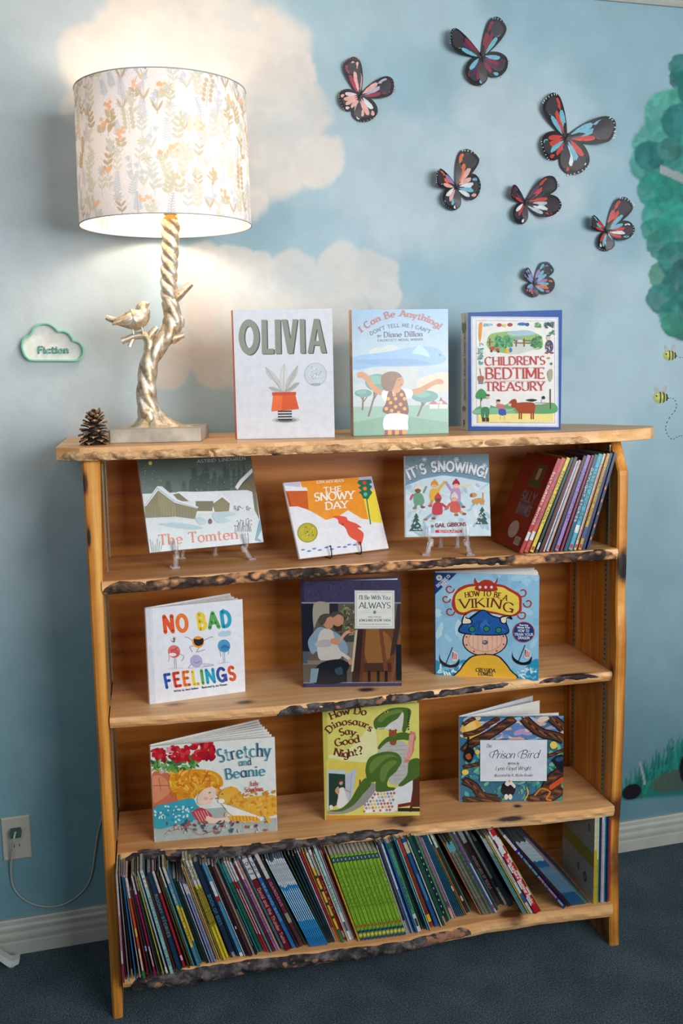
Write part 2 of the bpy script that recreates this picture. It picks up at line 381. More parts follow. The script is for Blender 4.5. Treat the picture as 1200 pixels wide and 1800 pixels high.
wx=(fbm(U,V,60,3)-.5)*34; wy=(fbm(U,V,60,11)-.5)*34; U2=U+wx+(fbm(U,V,9,31)-.5)*5; V2=V+wy+(fbm(U,V,9,37)-.5)*5
sky=np.array(lin((146,178,190))); pale=np.array(lin((166,191,200)))
k=sstep(.35,.65,fbm(U,V,190,5))[...,None]; PT=sky*(1-k)+pale*k
def lay(colr,a):
    global PT
    PT=PT*(1-a[...,None])+np.array(colr)*a[...,None]
def cloud(cs,colr,alpha,soft,seed):
    f=np.full(U.shape,-9.)
    rim=np.zeros(U.shape)
    for (a,b,r) in cs:
        e=1-np.hypot(U2-a,V2-b)/r; f=np.maximum(f,e); rim=np.maximum(rim,np.exp(-((e-.12)/.10)**2))
    al=sstep(-.02,soft,f)*alpha*(.80+.2*sstep(.3,.6,fbm(U,V,45,seed)))
    lay(lin(colr),al); lay(lin(tuple(min(255,x+10) for x in colr)),al*rim*.45*fbm(U,V,30,seed+4))
lay(lin((196,202,203)),.72*(1-sstep(120,560,U+.12*V+60*(fbm(U,V,140,55)-.5)))*(1-sstep(700,1250,V)))
cloud([(780,330,150),(720,300,110),(900,260,120),(960,330,90),(640,330,70),(850,190,80),(700,390,70)],(180,195,201),.75,.45,60)
cloud([(620,190,75),(650,250,85),(600,270,70),(1010,470,85),(930,520,60),(1070,500,60),(880,610,70),(960,560,70)],(172,190,197),.7,.55,66)
cloud([(700,600,90),(600,640,100),(500,690,110)],(196,194,188),.55,.45,69)
cloud([(165,110,75),(240,70,100),(350,60,130),(440,110,120),(500,200,85),(525,130,42),(480,270,90),(555,285,50),(430,330,60),(150,190,45)],(222,213,203),.93,.26,70)
cloud([(360,470,50),(415,468,46),(460,480,40),(520,485,48),(600,474,50),(655,480,48),(670,520,36),(480,545,85),(390,550,70),(580,540,70)],(206,204,198),.9,.24,80)
cloud([(330,590,48),(385,640,50),(300,640,44),(430,660,40),(350,540,40)],(208,199,190),.85,.2,90)
# light falloff put into the paint: sky grows darker, also bluer, towards the wall's foot
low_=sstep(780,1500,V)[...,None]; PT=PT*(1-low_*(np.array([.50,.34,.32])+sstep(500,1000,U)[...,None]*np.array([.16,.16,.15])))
# painted tree
rng=np.random.RandomState(4)
for (a,b,r,c0) in [(1198,118,26,(22,120,112)),(1190,140,18,(22,110,104)),(1180,205,52,(92,170,154)),(1160,255,52,(84,160,145)),(1205,190,46,(96,170,150)),(1146,285,44,(72,160,145)),(1185,300,60,(50,140,128)),
    (1140,272,30,(20,112,112)),(1195,215,36,(24,118,116)),(1175,262,24,(60,120,112)),(1150,335,34,(28,150,134)),(1162,375,38,(26,150,134)),(1195,345,50,(22,140,122)),(1148,405,24,(44,140,124)),(1160,432,28,(46,128,116)),(1195,400,44,(34,148,132)),
    (1165,485,28,(84,142,116)),(1185,455,34,(30,122,112)),(1200,500,40,(18,108,104)),(1166,525,29,(22,116,108)),(1195,560,40,(24,124,110)),(1180,572,22,(60,140,118)),(1200,470,20,(20,100,100)),(1235,150,50,(26,124,112)),(1250,240,60,(60,150,134)),(1245,330,60,(26,136,122)),(1260,420,60,(30,140,124)),(1240,520,55,(24,116,106)),(1300,200,60,(24,120,112)),(1310,320,62,(40,144,128)),(1310,440,60,(24,124,112)),(1290,540,50,(26,112,104)),(1360,260,60,(26,130,118)),(1360,400,62,(30,136,120))]:
    e=1-np.hypot(U+wx*.45+(fbm(U,V,7,int(a))-.5)*5-a,V+wy*.45+(fbm(U,V,7,int(b))-.5)*5-b)/r; al=sstep(0,.15,e)*(.82+.18*fbm(U,V,16,int(a+r))); c0=np.array(lin(tuple((.74*c0[0],.90*c0[1],.90*c0[2])))); rim=np.exp(-((e-.14)/.10)**2)
    lay(c0,al*.93); lay(c0*.5,al*rim*.6*fbm(U,V,20,int(a))*1.4*sstep(-.3,.6,(V-b)/r)); lay(np.minimum(1,c0*1.7+.03),al*sstep(.42,.7,fbm(U,V,18,int(a+b)))*.5); lay(c0*.6,al*sstep(.5,.72,fbm(U,V,13,int(a*2+b)))*.45)
lay(lin((150,160,158)),sstep(0,3,9-np.abs(V-(296+(U-1160)*.45))+ (fbm(U,V,12,7)-.5)*6)*(U>1160))
# painted meadow strip at the foot of the wall
low=(V>1270)&(U>1060)
gb=sstep(0,10,1412-.08*(U-1090)-V)*sstep(0,14,V-(1388-(U-1085)*.70)); lay(lin((20,112,100)),gb*(U>1060)*.95)
for i in range(210):
    u0=rng.uniform(1075,1235); top=1392-(u0-1085)*.82-rng.uniform(-6,22); h0=rng.uniform(22,52); ln=rng.uniform(-6,8); wd=rng.uniform(1.2,3.2)
    t=np.clip((V-top)/h0,0,1); cx=u0+ln*(1-t); al=sstep(0,.8,wd*t-np.abs(U-cx)+.3)*(V>top)*(V<top+h0)*(V<1404); lay(lin(random.choice([(16,104,94),(26,126,112),(38,138,120),(14,92,88)])),al*.8)
rot=lambda a,b,t:((U-a)*math.cos(t)+(V-b)*math.sin(t),-(U-a)*math.sin(t)+(V-b)*math.cos(t))
x_,y_=rot(1188,1372,-.25); lay(lin((74,86,78)),sstep(0,.25,1-np.hypot(x_/52,y_/21))*.85)
x_,y_=rot(1110,1392,-.5); lay(lin((16,14,26)),sstep(0,.12,1-np.hypot(x_/19,y_/14)))
lay(lin((18,16,24)),sstep(0,.15,1-np.hypot((U-1203)/10,(V-1352)/26)))
lay(lin((150,166,158)),sstep(0,1.2,2.6-np.abs(U-(1124+9*np.sin((V-1340)/30)))) *(V>1340)*(V<1380))
me=bpy.data.meshes.new('wall_back'); a,b=XX.shape
idx=np.arange(a*b).reshape(a,b); F=np.stack([idx[:-1,:-1],idx[:-1,1:],idx[1:,1:],idx[1:,:-1]],-1).reshape(-1,4)
me.vertices.add(a*b); me.vertices.foreach_set('co',P.reshape(-1).astype(np.float32)); me.loops.add(F.size); me.loops.foreach_set('vertex_index',F.ravel().astype(np.int32))
me.polygons.add(len(F)); me.polygons.foreach_set('loop_start',np.arange(0,F.size,4,dtype=np.int32)); me.update(calc_edges=True)
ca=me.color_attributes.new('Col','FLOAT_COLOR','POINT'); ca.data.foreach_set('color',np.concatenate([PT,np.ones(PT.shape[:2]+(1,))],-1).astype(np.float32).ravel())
m,nt,N,L,bs=newmat('painted_wall'); va=N.new('ShaderNodeVertexColor'); va.layer_name='Col'; v=texco(nt); n=tnoise(nt,v,55,4); n2=tnoise(nt,v,9,5,.6)
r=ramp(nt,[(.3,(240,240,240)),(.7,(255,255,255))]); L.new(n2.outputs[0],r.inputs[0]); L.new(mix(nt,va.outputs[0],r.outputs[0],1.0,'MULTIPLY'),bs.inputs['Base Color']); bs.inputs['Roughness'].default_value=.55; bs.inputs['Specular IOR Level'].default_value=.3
bump(nt,bs,n.outputs[0],.22,.003); me.materials.append(m)
wall=bpy.data.objects.new('wall_back',me); COL.objects.link(wall); struct(wall)
# painted bees on the wall, with their dashed flight lines
PAINT=print_mat('wall_paint',.55,.15,140)
def decal(mb,col,pts,k=0):
    pp=[wallpt(u,v,WALL-.0008-k*.00005) for u,v in pts]; mb.face([tuple(p) for p in pp][::-1],col)
def ell(cx,cy,rx,ry,n=22,a0=0,a1=360): return [(cx+rx*math.cos(R_(a0+(a1-a0)*i/n)),cy+ry*math.sin(R_(a0+(a1-a0)*i/n))) for i in range(n)]
for bx,by,rx,ry in ((1176.3,624.8,10.6,9.0),(1160.2,698.6,12.0,10.2)):
    mb=MB()
    for dx,rt in ((-.35,-14),(.45,16)):
        decal(mb,(178,184,184),[(bx+rx*(dx+.30*math.cos(t)+rt*.012*(1+math.sin(t))),by-ry*1.35-ry*.75*math.sin(t)) for t in np.linspace(0,2*PI,14,False)],0)
    decal(mb,(176,184,84),ell(bx,by,rx,ry),1); decal(mb,(206,206,110),ell(bx-.15*rx,by-.2*ry,rx*.6,ry*.55),2)
    for o,wd in ((-.18,.2),(.34,.2),(.74,.24)):
        hh=ry*math.sqrt(max(0,1-(o+.05)**2))*.98
        s_=[(bx+rx*(o+.14*math.cos(t)),by+hh*math.sin(t)) for t in np.linspace(-PI/2,PI/2,9)]
        decal(mb,(16,18,22),s_+[(p[0]+rx*wd*.9,p[1]) for p in s_[::-1]],3)
    decal(mb,(16,18,22),[(bx+rx*.9,by-ry*.1),(bx+rx*1.38,by+ry*.15),(bx+rx*.9,by+ry*.35)],4)
    decal(mb,(10,10,14),ell(bx-rx*.55,by-ry*.25,1.5,1.6,12),5)
    mb.build('bee_painting',PAINT,wall)
mb=MB()
tr=cr([(1178,699),(1185,702),(1189,712),(1186,722),(1178,732),(1171,745),(1170,756),(1174,766),(1182,772),(1190,768),(1197,766),(1206,767)],12,False)
for i in range(0,len(tr)-4,7):
    seg=tr[i:i+4]; 
    for pl in stroke_poly(seg,lambda t:1.1): decal(mb,(20,30,40),pl,1)
for pl in stroke_poly([(1193.5,628),(1196,628.6)],lambda t:1.0)+stroke_poly([(1199,629),(1203,628)],lambda t:1.0): decal(mb,(20,30,40),pl,1)
mb.build('flight_line',PAINT,wall)
# carpet
m,nt,N,L,bs=newmat('carpet'); v=texco(nt); n1=tnoise(nt,v,700,3,.75); n2=tnoise(nt,v,270,5,.7); n3=tnoise(nt,v,7,2)
h=math_(nt,'ADD',math_(nt,'MULTIPLY',n1.outputs[0],.5),math_(nt,'ADD',math_(nt,'MULTIPLY',n2.outputs[0],.45),math_(nt,'MULTIPLY',n3.outputs[0],.08)))
r=ramp(nt,[(.40,(22,34,40)),(.52,(74,94,104)),(.64,(160,178,186))]); L.new(h,r.inputs[0]); L.new(r.outputs[0],bs.inputs['Base Color']); bs.inputs['Roughness'].default_value=1; bs.inputs['Specular IOR Level'].default_value=.1; bump(nt,bs,h,1,.008)
mb=MB(); mb.face([(-1.5,-3.2,0),(2.6,-3.2,0),(2.6,WALL+.02,0),(-1.5,WALL+.02,0)]); struct(mb.build('floor',m))
TRIM=plain('trim_paint',(176,178,170),.45,0,.06,20)
mb=MB(); mb.face([(-1.5,-3.2,2.53),(-1.5,WALL+.02,2.53),(2.6,WALL+.02,2.53),(2.6,-3.2,2.53)]); struct(mb.build('ceiling',plain('ceiling_paint',(222,222,216),.8)))
def run(name,prof,x0,x1):
    mb=MB(); mb.grid(np.array([[(x,WALL-y,z) for y,z in prof] for x in (x0,x1)]),smooth=False); return struct(mb.build(name,TRIM))
run('baseboard_back',[(0,.0905),(.008,.0905),(.010,.087),(.0105,.081),(.0065,.0795),(.0105,.076),(.0135,.071),(.0135,.0660),(.0065,.0640),(.0065,.0610),(.0135,.058),(.0155,.050),(.0155,.0440),(.0085,.042),(.0085,.0390),(.0185,.036),(.0195,.032),(.0195,0)],-1.5,2.6)
run('trim_crown',[(0,2.427),(.008,2.427),(.012,2.434),(.012,2.442),(.03,2.465),(.05,2.49),(.058,2.508),(.066,2.511),(.066,2.53)],-1.5,2.6)

# ------------------------------------------------------------------ bookcase of live-edge boards
PINE=wood('pine_shelf',(192,134,80),(224,170,114),(240,202,152),'x',.45,[(.33,.05,.714,.02,1.6,(96,58,36)),(.62,.06,.714,.022,1.5,(70,40,30)),(1.05,.11,.72,.016,1.5,(60,40,32)),(1.13,.03,.72,.02,3.6,(52,30,36)),
   (.70,.05,.38,.045,1.4,(92,48,36)),(.70,.025,.38,.012,1.4,(30,24,24)),(1.0,.06,.38,.013,1.3,(58,42,36)),(.95,.005,.375,.012,8,(52,40,34)),(.97,.02,.12,.04,1.2,(92,54,30)),(.17,.08,.714,.02,1.8,(150,98,62))])
PINETOP=wood('pine_top',(196,138,82),(226,172,114),(238,200,150),'x',.4)
PINEBACK=wood('pine_back',(160,92,26),(186,114,38),(206,136,58),'x',.45)
PINESIDE=wood('pine_side',(138,78,24),(208,136,52),(236,180,98),'z',.42,[(1.25,.018,.985,.020,1.5,(30,20,18),3.2),(1.245,.03,.90,.012,1,(40,26,20),2),(1.245,.035,.72,.028,1,(84,44,24)),(.004,0,1.235,.010,.9,(70,40,22),3.5),(.006,0,1.12,.008,.8,(44,26,18),5),(1.25,.03,.36,.05,.8,(92,48,22)),(1.25,.05,.20,.05,.8,(84,42,20),2.2),(1.25,.05,.02,.05,.8,(84,42,20),1.6)])
BARKTAN=bark_mat('bark_tan',[(112,74,52),(190,146,102),(228,190,142)],(222,176,124),.45)
BARKMIX=bark_mat('bark_mixed',[(22,16,18),(54,40,36),(110,80,60)],(206,148,98),.44)
BARKDARK=bark_mat('bark_dark',[(18,16,20),(44,38,40),(106,96,94)],(150,104,78),.05)
METAL=plain('strip_metal',(150,156,140),.4,.8)
bc=thing('bookcase','rustic live-edge pine bookcase with bark-edged shelves standing on dark carpet','bookcase',(0,0,0),TH)
def fbm3(p,s,o=4):
    v=Vector(p)*s; t=0; a=1
    for _ in range(o): t+=noise.noise(v)*a; v=v*2.03; a*=.5
    return t
def board(name,x0,x1,z0,z1,yb,prof,mat,n=170,under=.006,rnd=.004,slope=0,wob=.003):
    px=[p[0] for p in prof]; py=[p[1] for p in prof]; fy=lambda x: float(np.interp(x,px,py))+wob*fbm3((x,z0*7,0),9)
    ybf=yb if callable(yb) else (lambda x:yb); rows=[]
    for x in np.linspace(x0,x1,n):
        y=fy(x); h=z1-z0; dz=slope*(x-x0); b_=ybf(x); e=.0025*fbm3((x,z0*3,5),24)
        rows.append([(x,b_,z0+dz),(x,b_,z1+dz),(x,(b_+y)/2,z1+dz),(x,y+rnd,z1+dz),(x,y+rnd*.3,z1-rnd*.3+dz),(x,y-e,z1-h*.4+dz),(x,y+e+under*.3,z0+h*.3+dz),(x,y+under,z0+rnd*.4+dz),(x,y+under+rnd,z0+dz),(x,(b_+y)/2,z0+dz)])
    mb=MB(); mb.grid(np.array(rows),closed_v=True,smooth=False); mb.face(rows[0]); mb.face(rows[-1][::-1])
    return mb.build(name,mat,bc,fix=True), fy
def bark(par,fy,segs,z0,z1,mat,thick=.009,slope=0,x00=0,amp=.007,seed=0,under=.006,name='bark_edge'):
    mb=MB(); nk=11
    for (xa,xb,h0,h1) in segs:                     # h0/h1: overshoot below / offset of the top line
        rows=[]
        nx=int((xb-xa)/.0035)+2
        for x in np.linspace(xa,xb,nx):
            e=min(1,(x-xa)/.03,(xb-x)/.03); e=max(0,e)**.5; y=fy(x); row=[]; zt=z1-h1+.003*fbm3((x,seed,1),14)+slope*(x-x00); hb_=h0 if not isinstance(h0,tuple) else float(np.interp(x,np.linspace(xa,xb,len(h0)),h0)); zb=z0-hb_*(.8+.4*fbm3((x,seed,3),11))+slope*(x-x00)
            zt=zb+(zt-zb)*(.35+.65*e)
            for k in range(nk):
                t=k/(nk-1); z=zt+(zb-zt)*t; bul=math.sin(PI*min(1,max(0,t)))**.6; yy=y+under*t
                nn=fbm3((x,z,seed),38,4)+.8*max(0,.35-noise.cell_vector(Vector((x*40,z*60,seed))).x*.5)
                row.append((x,yy-e*bul*(thick+amp*nn)+.004*(1-bul)+.0004,z+.003*fbm3((x,z,seed+9),50,2)*bul))
            row=[(x,y+.012,zt-.002)]+row+[(x,y+.016,zb+.004)]; rows.append(row)
        mb.grid(np.array(rows),closed_v=True); mb.face(rows[0]); mb.face(rows[-1][::-1])
    return mb.build(name,mat,par,fix=True)
# side panels
def side(x0,x1,prof,name,wf=None):
    mb=MB(); P_=[]
    zz=np.linspace(0,1.2835,110)
    for z in zz:
        y=float(np.interp(z,[p[0] for p in prof],[p[1] for p in prof]))+.0018*fbm3((x0*5,0,z),11)
        a,b=(x0,x1) if wf is None else (x0,x0+wf(z)); r=.004
        P_.append([(a,DEP,z),(a,y+r,z),(a+r,y,z),((a+b)/2,y-.0012,z),(b-r,y,z),(b,y+r,z),(b,DEP,z)])
    mb.grid(np.array(P_),closed_v=True,smooth=False); mb.face(P_[0][::-1]); mb.face(P_[-1]); return mb.build(name,PINESIDE,bc,fix=True)
side(0,T,[(0,.0),(1.29,0)],'side_panel',lambda z: float(np.interp(z,[0,.75,1.0,1.29],[.0225,.025,.029,.0375])))
side(W-T,W,[(0,.0135),(.12,.022),(.14,.0227),(.29,.029),(.396,.0187),(.546,.0134),(.79,.0096),(.89,.020),(1.04,.0183),(1.11,.0185),(1.209,.020),(1.248,.042),(1.2835,.064)],'side_panel')
mb=MB(); mb.box(T-.001,W-T+.001,DEP-.007,DEP,.085,1.284); mb.build('back_panel',PINEBACK,bc)
# top board: overhangs both sides, right end runs to a blunt point
TX=[(-.056,.02),(0,-.02),(.1,-.030),(.33,-.040),(.53,-.040),(.82,-.030),(1.08,-.028),(1.16,-.02),(1.25,.0),(1.32,.030),(1.352,.075)]
tb,fy=board('top_board',-.052,1.352,1.2845,1.3125,lambda x: float(np.interp(x,[-.056,0,.3,1.0,1.206,1.26,1.31,1.352],[.345,.36,.352,.315,.30,.25,.16,.10])),TX,PINETOP,under=.0,rnd=.003)
bark(tb,fy,[(-.050,1.14,.001,.0075)],1.2845,1.3125,BARKTAN,.004,amp=.0065,seed=1,under=0)
def shelf(z,th,prof,segs,mat,thick,yb,slope=0,seed=0,amp=.007,under=.006):
    s_,fy=board('shelf',T+.001,W-T-.001,z-th,z,yb,prof,PINE,slope=slope,under=under)
    if segs: bark(s_,fy,segs,z-th,z,mat,thick,slope,T,amp,seed,under)
    return s_
shelf(1.0215,.027,[(.03,-.004),(.18,-.002),(.41,.024),(.55,.030),(.75,.030),(.9,.012),(1.06,.012),(1.22,.012)],[(.029,.91,(.004,.003,.003,.002,-.013),.001),(.88,1.231,(-.006,.001,.001,.001),.001)],BARKMIX,.009,.295,.004,2)
shelf(.7065,.026,[(.0246,.0226),(.16,.0143),(.40,.003),(.55,.006),(.69,.012),(.97,.026),(1.245,.030)],[(.40,.98,(.004,.003,.001,-.006,-.010),.001),(1.035,1.20,-.012,.001)],BARKDARK,.007,DEP-.008,.0086,3)
shelf(.380,.029,[(.0287,.036),(.084,.036),(.213,.026),(.342,.0104),(.545,.0147),(.683,.0147),(.895,.0103),(1.05,-.002),(1.2245,.002)],[(.029,.70,(.012,.013,.006,-.001,-.004,-.014),(.000))],BARKDARK,.011,.262,0,4,.008)
shelf(.120,.036,[(.03,-.026),(.12,-.028),(.2,-.028),(.3,-.024),(.48,-.030),(.68,-.03),(.80,-.012),(.9,0),(1.04,.004),(1.22,.0)],[(.045,.86,(.014,.018,.006,.006,.002,-.006),.002)],BARKDARK,.010,DEP-.008,0,5,.009)
# slotted metal shelf standards
for x,y,sx in ((W-T-.003,.062,1),(W-T-.003,.245,1),(T,.062,-1),(T,.245,-1)):
    for za,zb in ((.725,.994),(.384,.69),(1.024,1.272)) if sx>0 else ((.40,.70),(.722,1.016),(1.03,1.27)):
        mb=MB(); x_=x+(.011 if sx<0 and za>1 else .001 if sx<0 else 0); mb.box(x_,x_+.003,y,y+.014,za,zb)
        z=za+.012
        while z<zb-.01: mb.box(x_-.0003,x_+.0033,y+.004,y+.010,z,z+.003,m=1); z+=.0125
        mb.build('shelf_standard',[METAL,plain('slot_dark',(30,28,26),.8)] if 'slot_dark' not in bpy.data.materials else [METAL,bpy.data.materials['slot_dark']],bc)
# ------------------------------------------------------------------ table lamp: tree trunk with a bird, printed drum shade
LX,LY,LZ=.200,.165,1.3133
m,nt,N,L,bs=newmat('silver_leaf'); v=texco(nt); n=tnoise(nt,v,46,6,.7); n2=tnoise(nt,v,80,5,.65)
r=ramp(nt,[(.30,(132,100,66)),(.44,(206,182,146)),(.56,(226,214,194)),(.68,(244,240,232))]); L.new(n.outputs[0],r.inputs[0]); L.new(r.outputs[0],bs.inputs['Base Color']); bs.inputs['Metallic'].default_value=.72
rr=ramp(nt,[(.3,(160,160,160)),(.7,(190,190,190))]); L.new(n2.outputs[0],rr.inputs[0]); L.new(rr.outputs[0],bs.inputs['Roughness']); bump(nt,bs,n2.outputs[0],.30,.003); SILVER=m
PLINTH=plain('plinth_stone',(204,194,176),.45,.25,.22,26,.15)
lamp=thing('table_lamp','silver tree-trunk table lamp with perched bird and floral drum shade on the bookcase top','lamp',B(LX,LY,LZ),TH-.16)
LOC=lambda u,v,dy=0: (lambda p:(p[0],p[1],p[2]))(lamp_local(at(u,v,LY+dy)))
_mi=(Matrix.Translation(Vector((LX,LY,LZ)))@Matrix.Rotation(-.16,4,'Z')).inverted()
def lamp_local(p): return tuple(_mi@Vector(p))
def lc(cx,cy,dy=0):                                 # place on the lamp's mid plane
    p=at(20+cx/3,360+cy/3,LY); q=_mi@Vector((p[0],LY+dy,p[2])); return q
mb=MB(); b_=.004
def slab(x0,x1,y0,y1,z0,z1):
    o=[(x0+b_,y0),(x1-b_,y0),(x1,y0+b_),(x1,y1-b_),(x1-b_,y1),(x0+b_,y1),(x0,y1-b_),(x0,y0+b_)]
    mb.face([(x,y,z0) for x,y in o][::-1]); mb.face([(x*(1-.012)+(x0+x1)*.006,y*(1-.012)+(y0+y1)*.006,z1) for x,y in o])
    for i in range(8):
        j=(i+1)%8; A_=[(o[i][0],o[i][1],z0),(o[j][0],o[j][1],z0),(o[j][0],o[j][1],z1-.003),(o[i][0],o[i][1],z1-.003)]; mb.face(A_)
        mb.face([A_[3],A_[2],(o[j][0]*(1-.012)+(x0+x1)*.006,o[j][1]*(1-.012)+(y0+y1)*.006,z1),(o[i][0]*(1-.012)+(x0+x1)*.006,o[i][1]*(1-.012)+(y0+y1)*.006,z1)])
slab(-.131,.071,-.102,.088,0,.029); mb.build('plinth',PLINTH,lamp,fix=True)
def limb(mb,pts,n=26,twist=0,amp=.12,lobes=3,ph=0,flare=None):
    path=cr([tuple(p[0]) for p in pts],12,False); rad=np.interp(np.linspace(0,len(pts)-1,len(path)),range(len(pts)),[p[1] for p in pts])
    rings=[]; up=None; k=len(path); s_=0
    for i in range(k):
        p=Vector(path[i]); t=(Vector(path[min(i+1,k-1)])-Vector(path[max(0,i-1)])).normalized()
        if i: s_+=(p-Vector(path[i-1])).length
        if up is None: up=t.orthogonal().normalized()
        up=(up-t*up.dot(t)).normalized(); sd=t.cross(up); ring=[]
        for j in range(n):
            a=2*PI*j/n; rr_=rad[i]*(1+amp*abs(math.cos(lobes*.5*(a+twist*s_)+ph))**.6-amp*.6+.06*noise.noise(Vector((math.cos(a)*1.5,math.sin(a)*1.5,s_*38+ph*5))))
            ring.append(p+(up*math.cos(a)+sd*math.sin(a))*rr_)
        rings.append([list(q_) for q_ in ring])
    mb.grid(np.array(rings),closed_v=True); mb.face(rings[0][::-1]); mb.face(rings[-1])
U_=.000457
mb=MB()
limb(mb,[(lc(735,1165),38*U_),(lc(722,1090),52*U_),(lc(712,1000),46*U_),(lc(716,900),44*U_),(lc(735,810),43*U_),(lc(778,740),42*U_),(lc(830,675),42*U_),(lc(852,620),46*U_),(lc(846,560),40*U_),(lc(832,505),37*U_)],twist=30,amp=.26,lobes=4,n=36)
limb(mb,[(lc(834,525),33*U_),(lc(830,440),38*U_),(lc(831,380),36*U_),(lc(834,300),37*U_),(lc(838,200),38*U_),(lc(838,110),42*U_),(lc(839,82),41*U_)],twist=78,amp=.40,lobes=3,n=40)
limb(mb,[(lc(850,505),22*U_),(lc(890,470),20*U_),(lc(925,435),18*U_),(lc(947,414),15*U_)],amp=.2)
limb(mb,[(lc(845,705),30*U_),(lc(870,700),20*U_),(lc(888,694),15*U_),(lc(909,686),13*U_)],amp=.2)
limb(mb,[(lc(885,640),24*U_),(lc(893,605),20*U_),(lc(880,590),10*U_)],amp=.2)
limb(mb,[(lc(745,800),34*U_),(lc(730,760),28*U_),(lc(726,720),25*U_),(lc(700,690),20*U_),(lc(650,694),16*U_),(lc(610,708),16*U_),(lc(580,718),17*U_)],amp=.2)
limb(mb,[(lc(722,705),20*U_),(lc(742,676),18*U_),(lc(768,645),12*U_)],amp=.2)
limb(mb,[(lc(640,700),12*U_),(lc(632,725),11*U_),(lc(622,748),11*U_)],amp=.2)
limb(mb,[(lc(825,600),24*U_),(lc(812,612),14*U_),(lc(808,630),10*U_)],amp=.2)
rings=[]; ct=lc(716,1010); cb=lc(748,1160)                 # root flare spreading over the plinth
for i in range(22):
    t=i/21; f=t**2.1; ring=[]; zc=ct.z+(.0285-ct.z)*(1-(1-t)**1.9)
    for j in range(84):
        a=2*PI*j/84; ca,sa=math.cos(a),math.sin(a); lobe=abs(math.cos(3.5*a+.7+.5*t))**.6
        ext=(.100 if ca>0 else .058)*ca*ca+.066*sa*sa; r_=.0195+.0012*lobe+(ext*(.74+.34*lobe)-.02)*f+.0016*math.cos(17*a+3*t)*t*(1-.4*t)
        ring.append((ct.x+(cb.x-ct.x)*t+r_*ca,r_*sa*(.9),zc+.004*lobe*math.sin(PI*t)))
    rings.append(ring)
mb.grid(np.array(rings),closed_v=True); mb.face(rings[0][::-1]); mb.build('trunk',SILVER,lamp)
# bird
mb=MB()
bp=[(498,594,12),(540,608,16),(580,614,27),(615,611,43),(648,604,54),(676,590,51),(690,566,39),(692,546,33),(702,531,26),(716,523,13),(730,518,2)]
limb(mb,[(lc(x,y,-.004),r_*U_) for x,y,r_ in bp],amp=.03,n=20)
bird=mb.build('bird_figure',SILVER,lamp); mb=MB()
for sgn in (-1,1):
    Wg=[]
    for (x,y,hh,th) in [(672,585,8,4),(640,600,28,8),(605,612,26,8),(570,620,16,6),(540,632,5,2)]:
        c_=lc(x,y,-.004); Wg.append([list(c_+Vector((0,sgn*(.0185+.006*math.sin(PI*k/6)*th/8),0))+Vector((0,0,(3-k)/3*hh*U_))) for k in range(7)])
    mb.grid(np.array(Wg))
    for k in range(5):
        c0=lc(640-k*16,598+k*6,-.004)+Vector((0,sgn*.0245,0)); c1=lc(580-k*10,622+k*4,-.004)+Vector((0,sgn*.0195,0)); mb.tube([c0,(c0+c1)/2+Vector((0,sgn*.002,0)),c1],[.0016,.0018,.0006],6)
mb.build('wing',SILVER,bird); mb=MB()
for x,dy in ((690,-.012),(640,-.010),(655,.006)): mb.tube([lc(x-6,640,dy),lc(x,662,dy),lc(x+4,684,dy)],[.0028,.0018,.0022],8)
mb.build('bird_leg',SILVER,bird)
# socket, bulb, harp
BRASS=plain('brass',(178,136,70),.3,1,.2)
mb=MB(); ax=lc(839,82); zt=1.790-LZ
for z0,z1,r0 in ((.0,.010,.0165),(.010,.016,.012),(.016,.030,.0155),(.030,.060,.017)):
    mb.tube([(ax.x,ax.y,ax.z-.004+z0),(ax.x,ax.y,ax.z-.004+z1)],r0,20)
mb.build('socket',BRASS,lamp)
cx,cy=(_mi@Vector((.2025,.165,0))).xy
m,nt,N,L,bs=newmat('bulb_glow'); bs.inputs['Base Color'].default_value=(1,.9,.75,1); bs.inputs['Emission Color'].default_value=(1,.81,.62,1); bs.inputs['Emission Strength'].default_value=105
mb=MB(); pr=[(0,.0),(.013,.004),(.014,.02),(.022,.045),(.029,.068),(.027,.088),(.016,.103),(.001,.109)]
mb.grid(np.array([[(ax.x+r_*math.cos(2*PI*j/20),ax.y+r_*math.sin(2*PI*j/20),ax.z+.056+z) for j in range(20)] for r_,z in pr]),closed_v=True); mb.build('bulb',m,lamp)
# drum shade with printed meadow flowers
def fabric(name,attr,tr):
    m,nt,N,L,bs=newmat(name); a=N.new('ShaderNodeVertexColor'); a.layer_name='Col'; v=texco(nt,(1,1,1)); n=tnoise(nt,v,500,2); r=ramp(nt,[(.3,(236,236,236)),(.7,(255,255,255))]); L.new(n.outputs[0],r.inputs[0])
    c=mix(nt,a.outputs[0],r.outputs[0],1.0,'MULTIPLY'); d=N.new('ShaderNodeBsdfDiffuse'); t=N.new('ShaderNodeBsdfTranslucent'); mx=N.new('ShaderNodeMixShader'); mx.inputs[0].default_value=tr
    L.new(c,d.inputs[0]); L.new(c,t.inputs[0]); L.new(d.outputs[0],mx.inputs[1]); L.new(t.outputs[0],mx.inputs[2]); L.new(mx.outputs[0],N['Material Output'].inputs[0]); return m
SHADE=fabric('shade_fabric','Col',.09)
ZB,ZT,RB,RT=1.789-LZ,2.0745-LZ,.1895,.1855
Rz=lambda z: RB+(RT-RB)*(z-ZB)/(ZT-ZB)
SN,SZ=960,236; CIR=2*PI*RB; ds=CIR/SN; dz=(ZT-ZB)/(SZ-1); CLTH=np.tile(np.array(lin((246,238,236))),(SZ,SN,1)); rnd=random.Random(11)
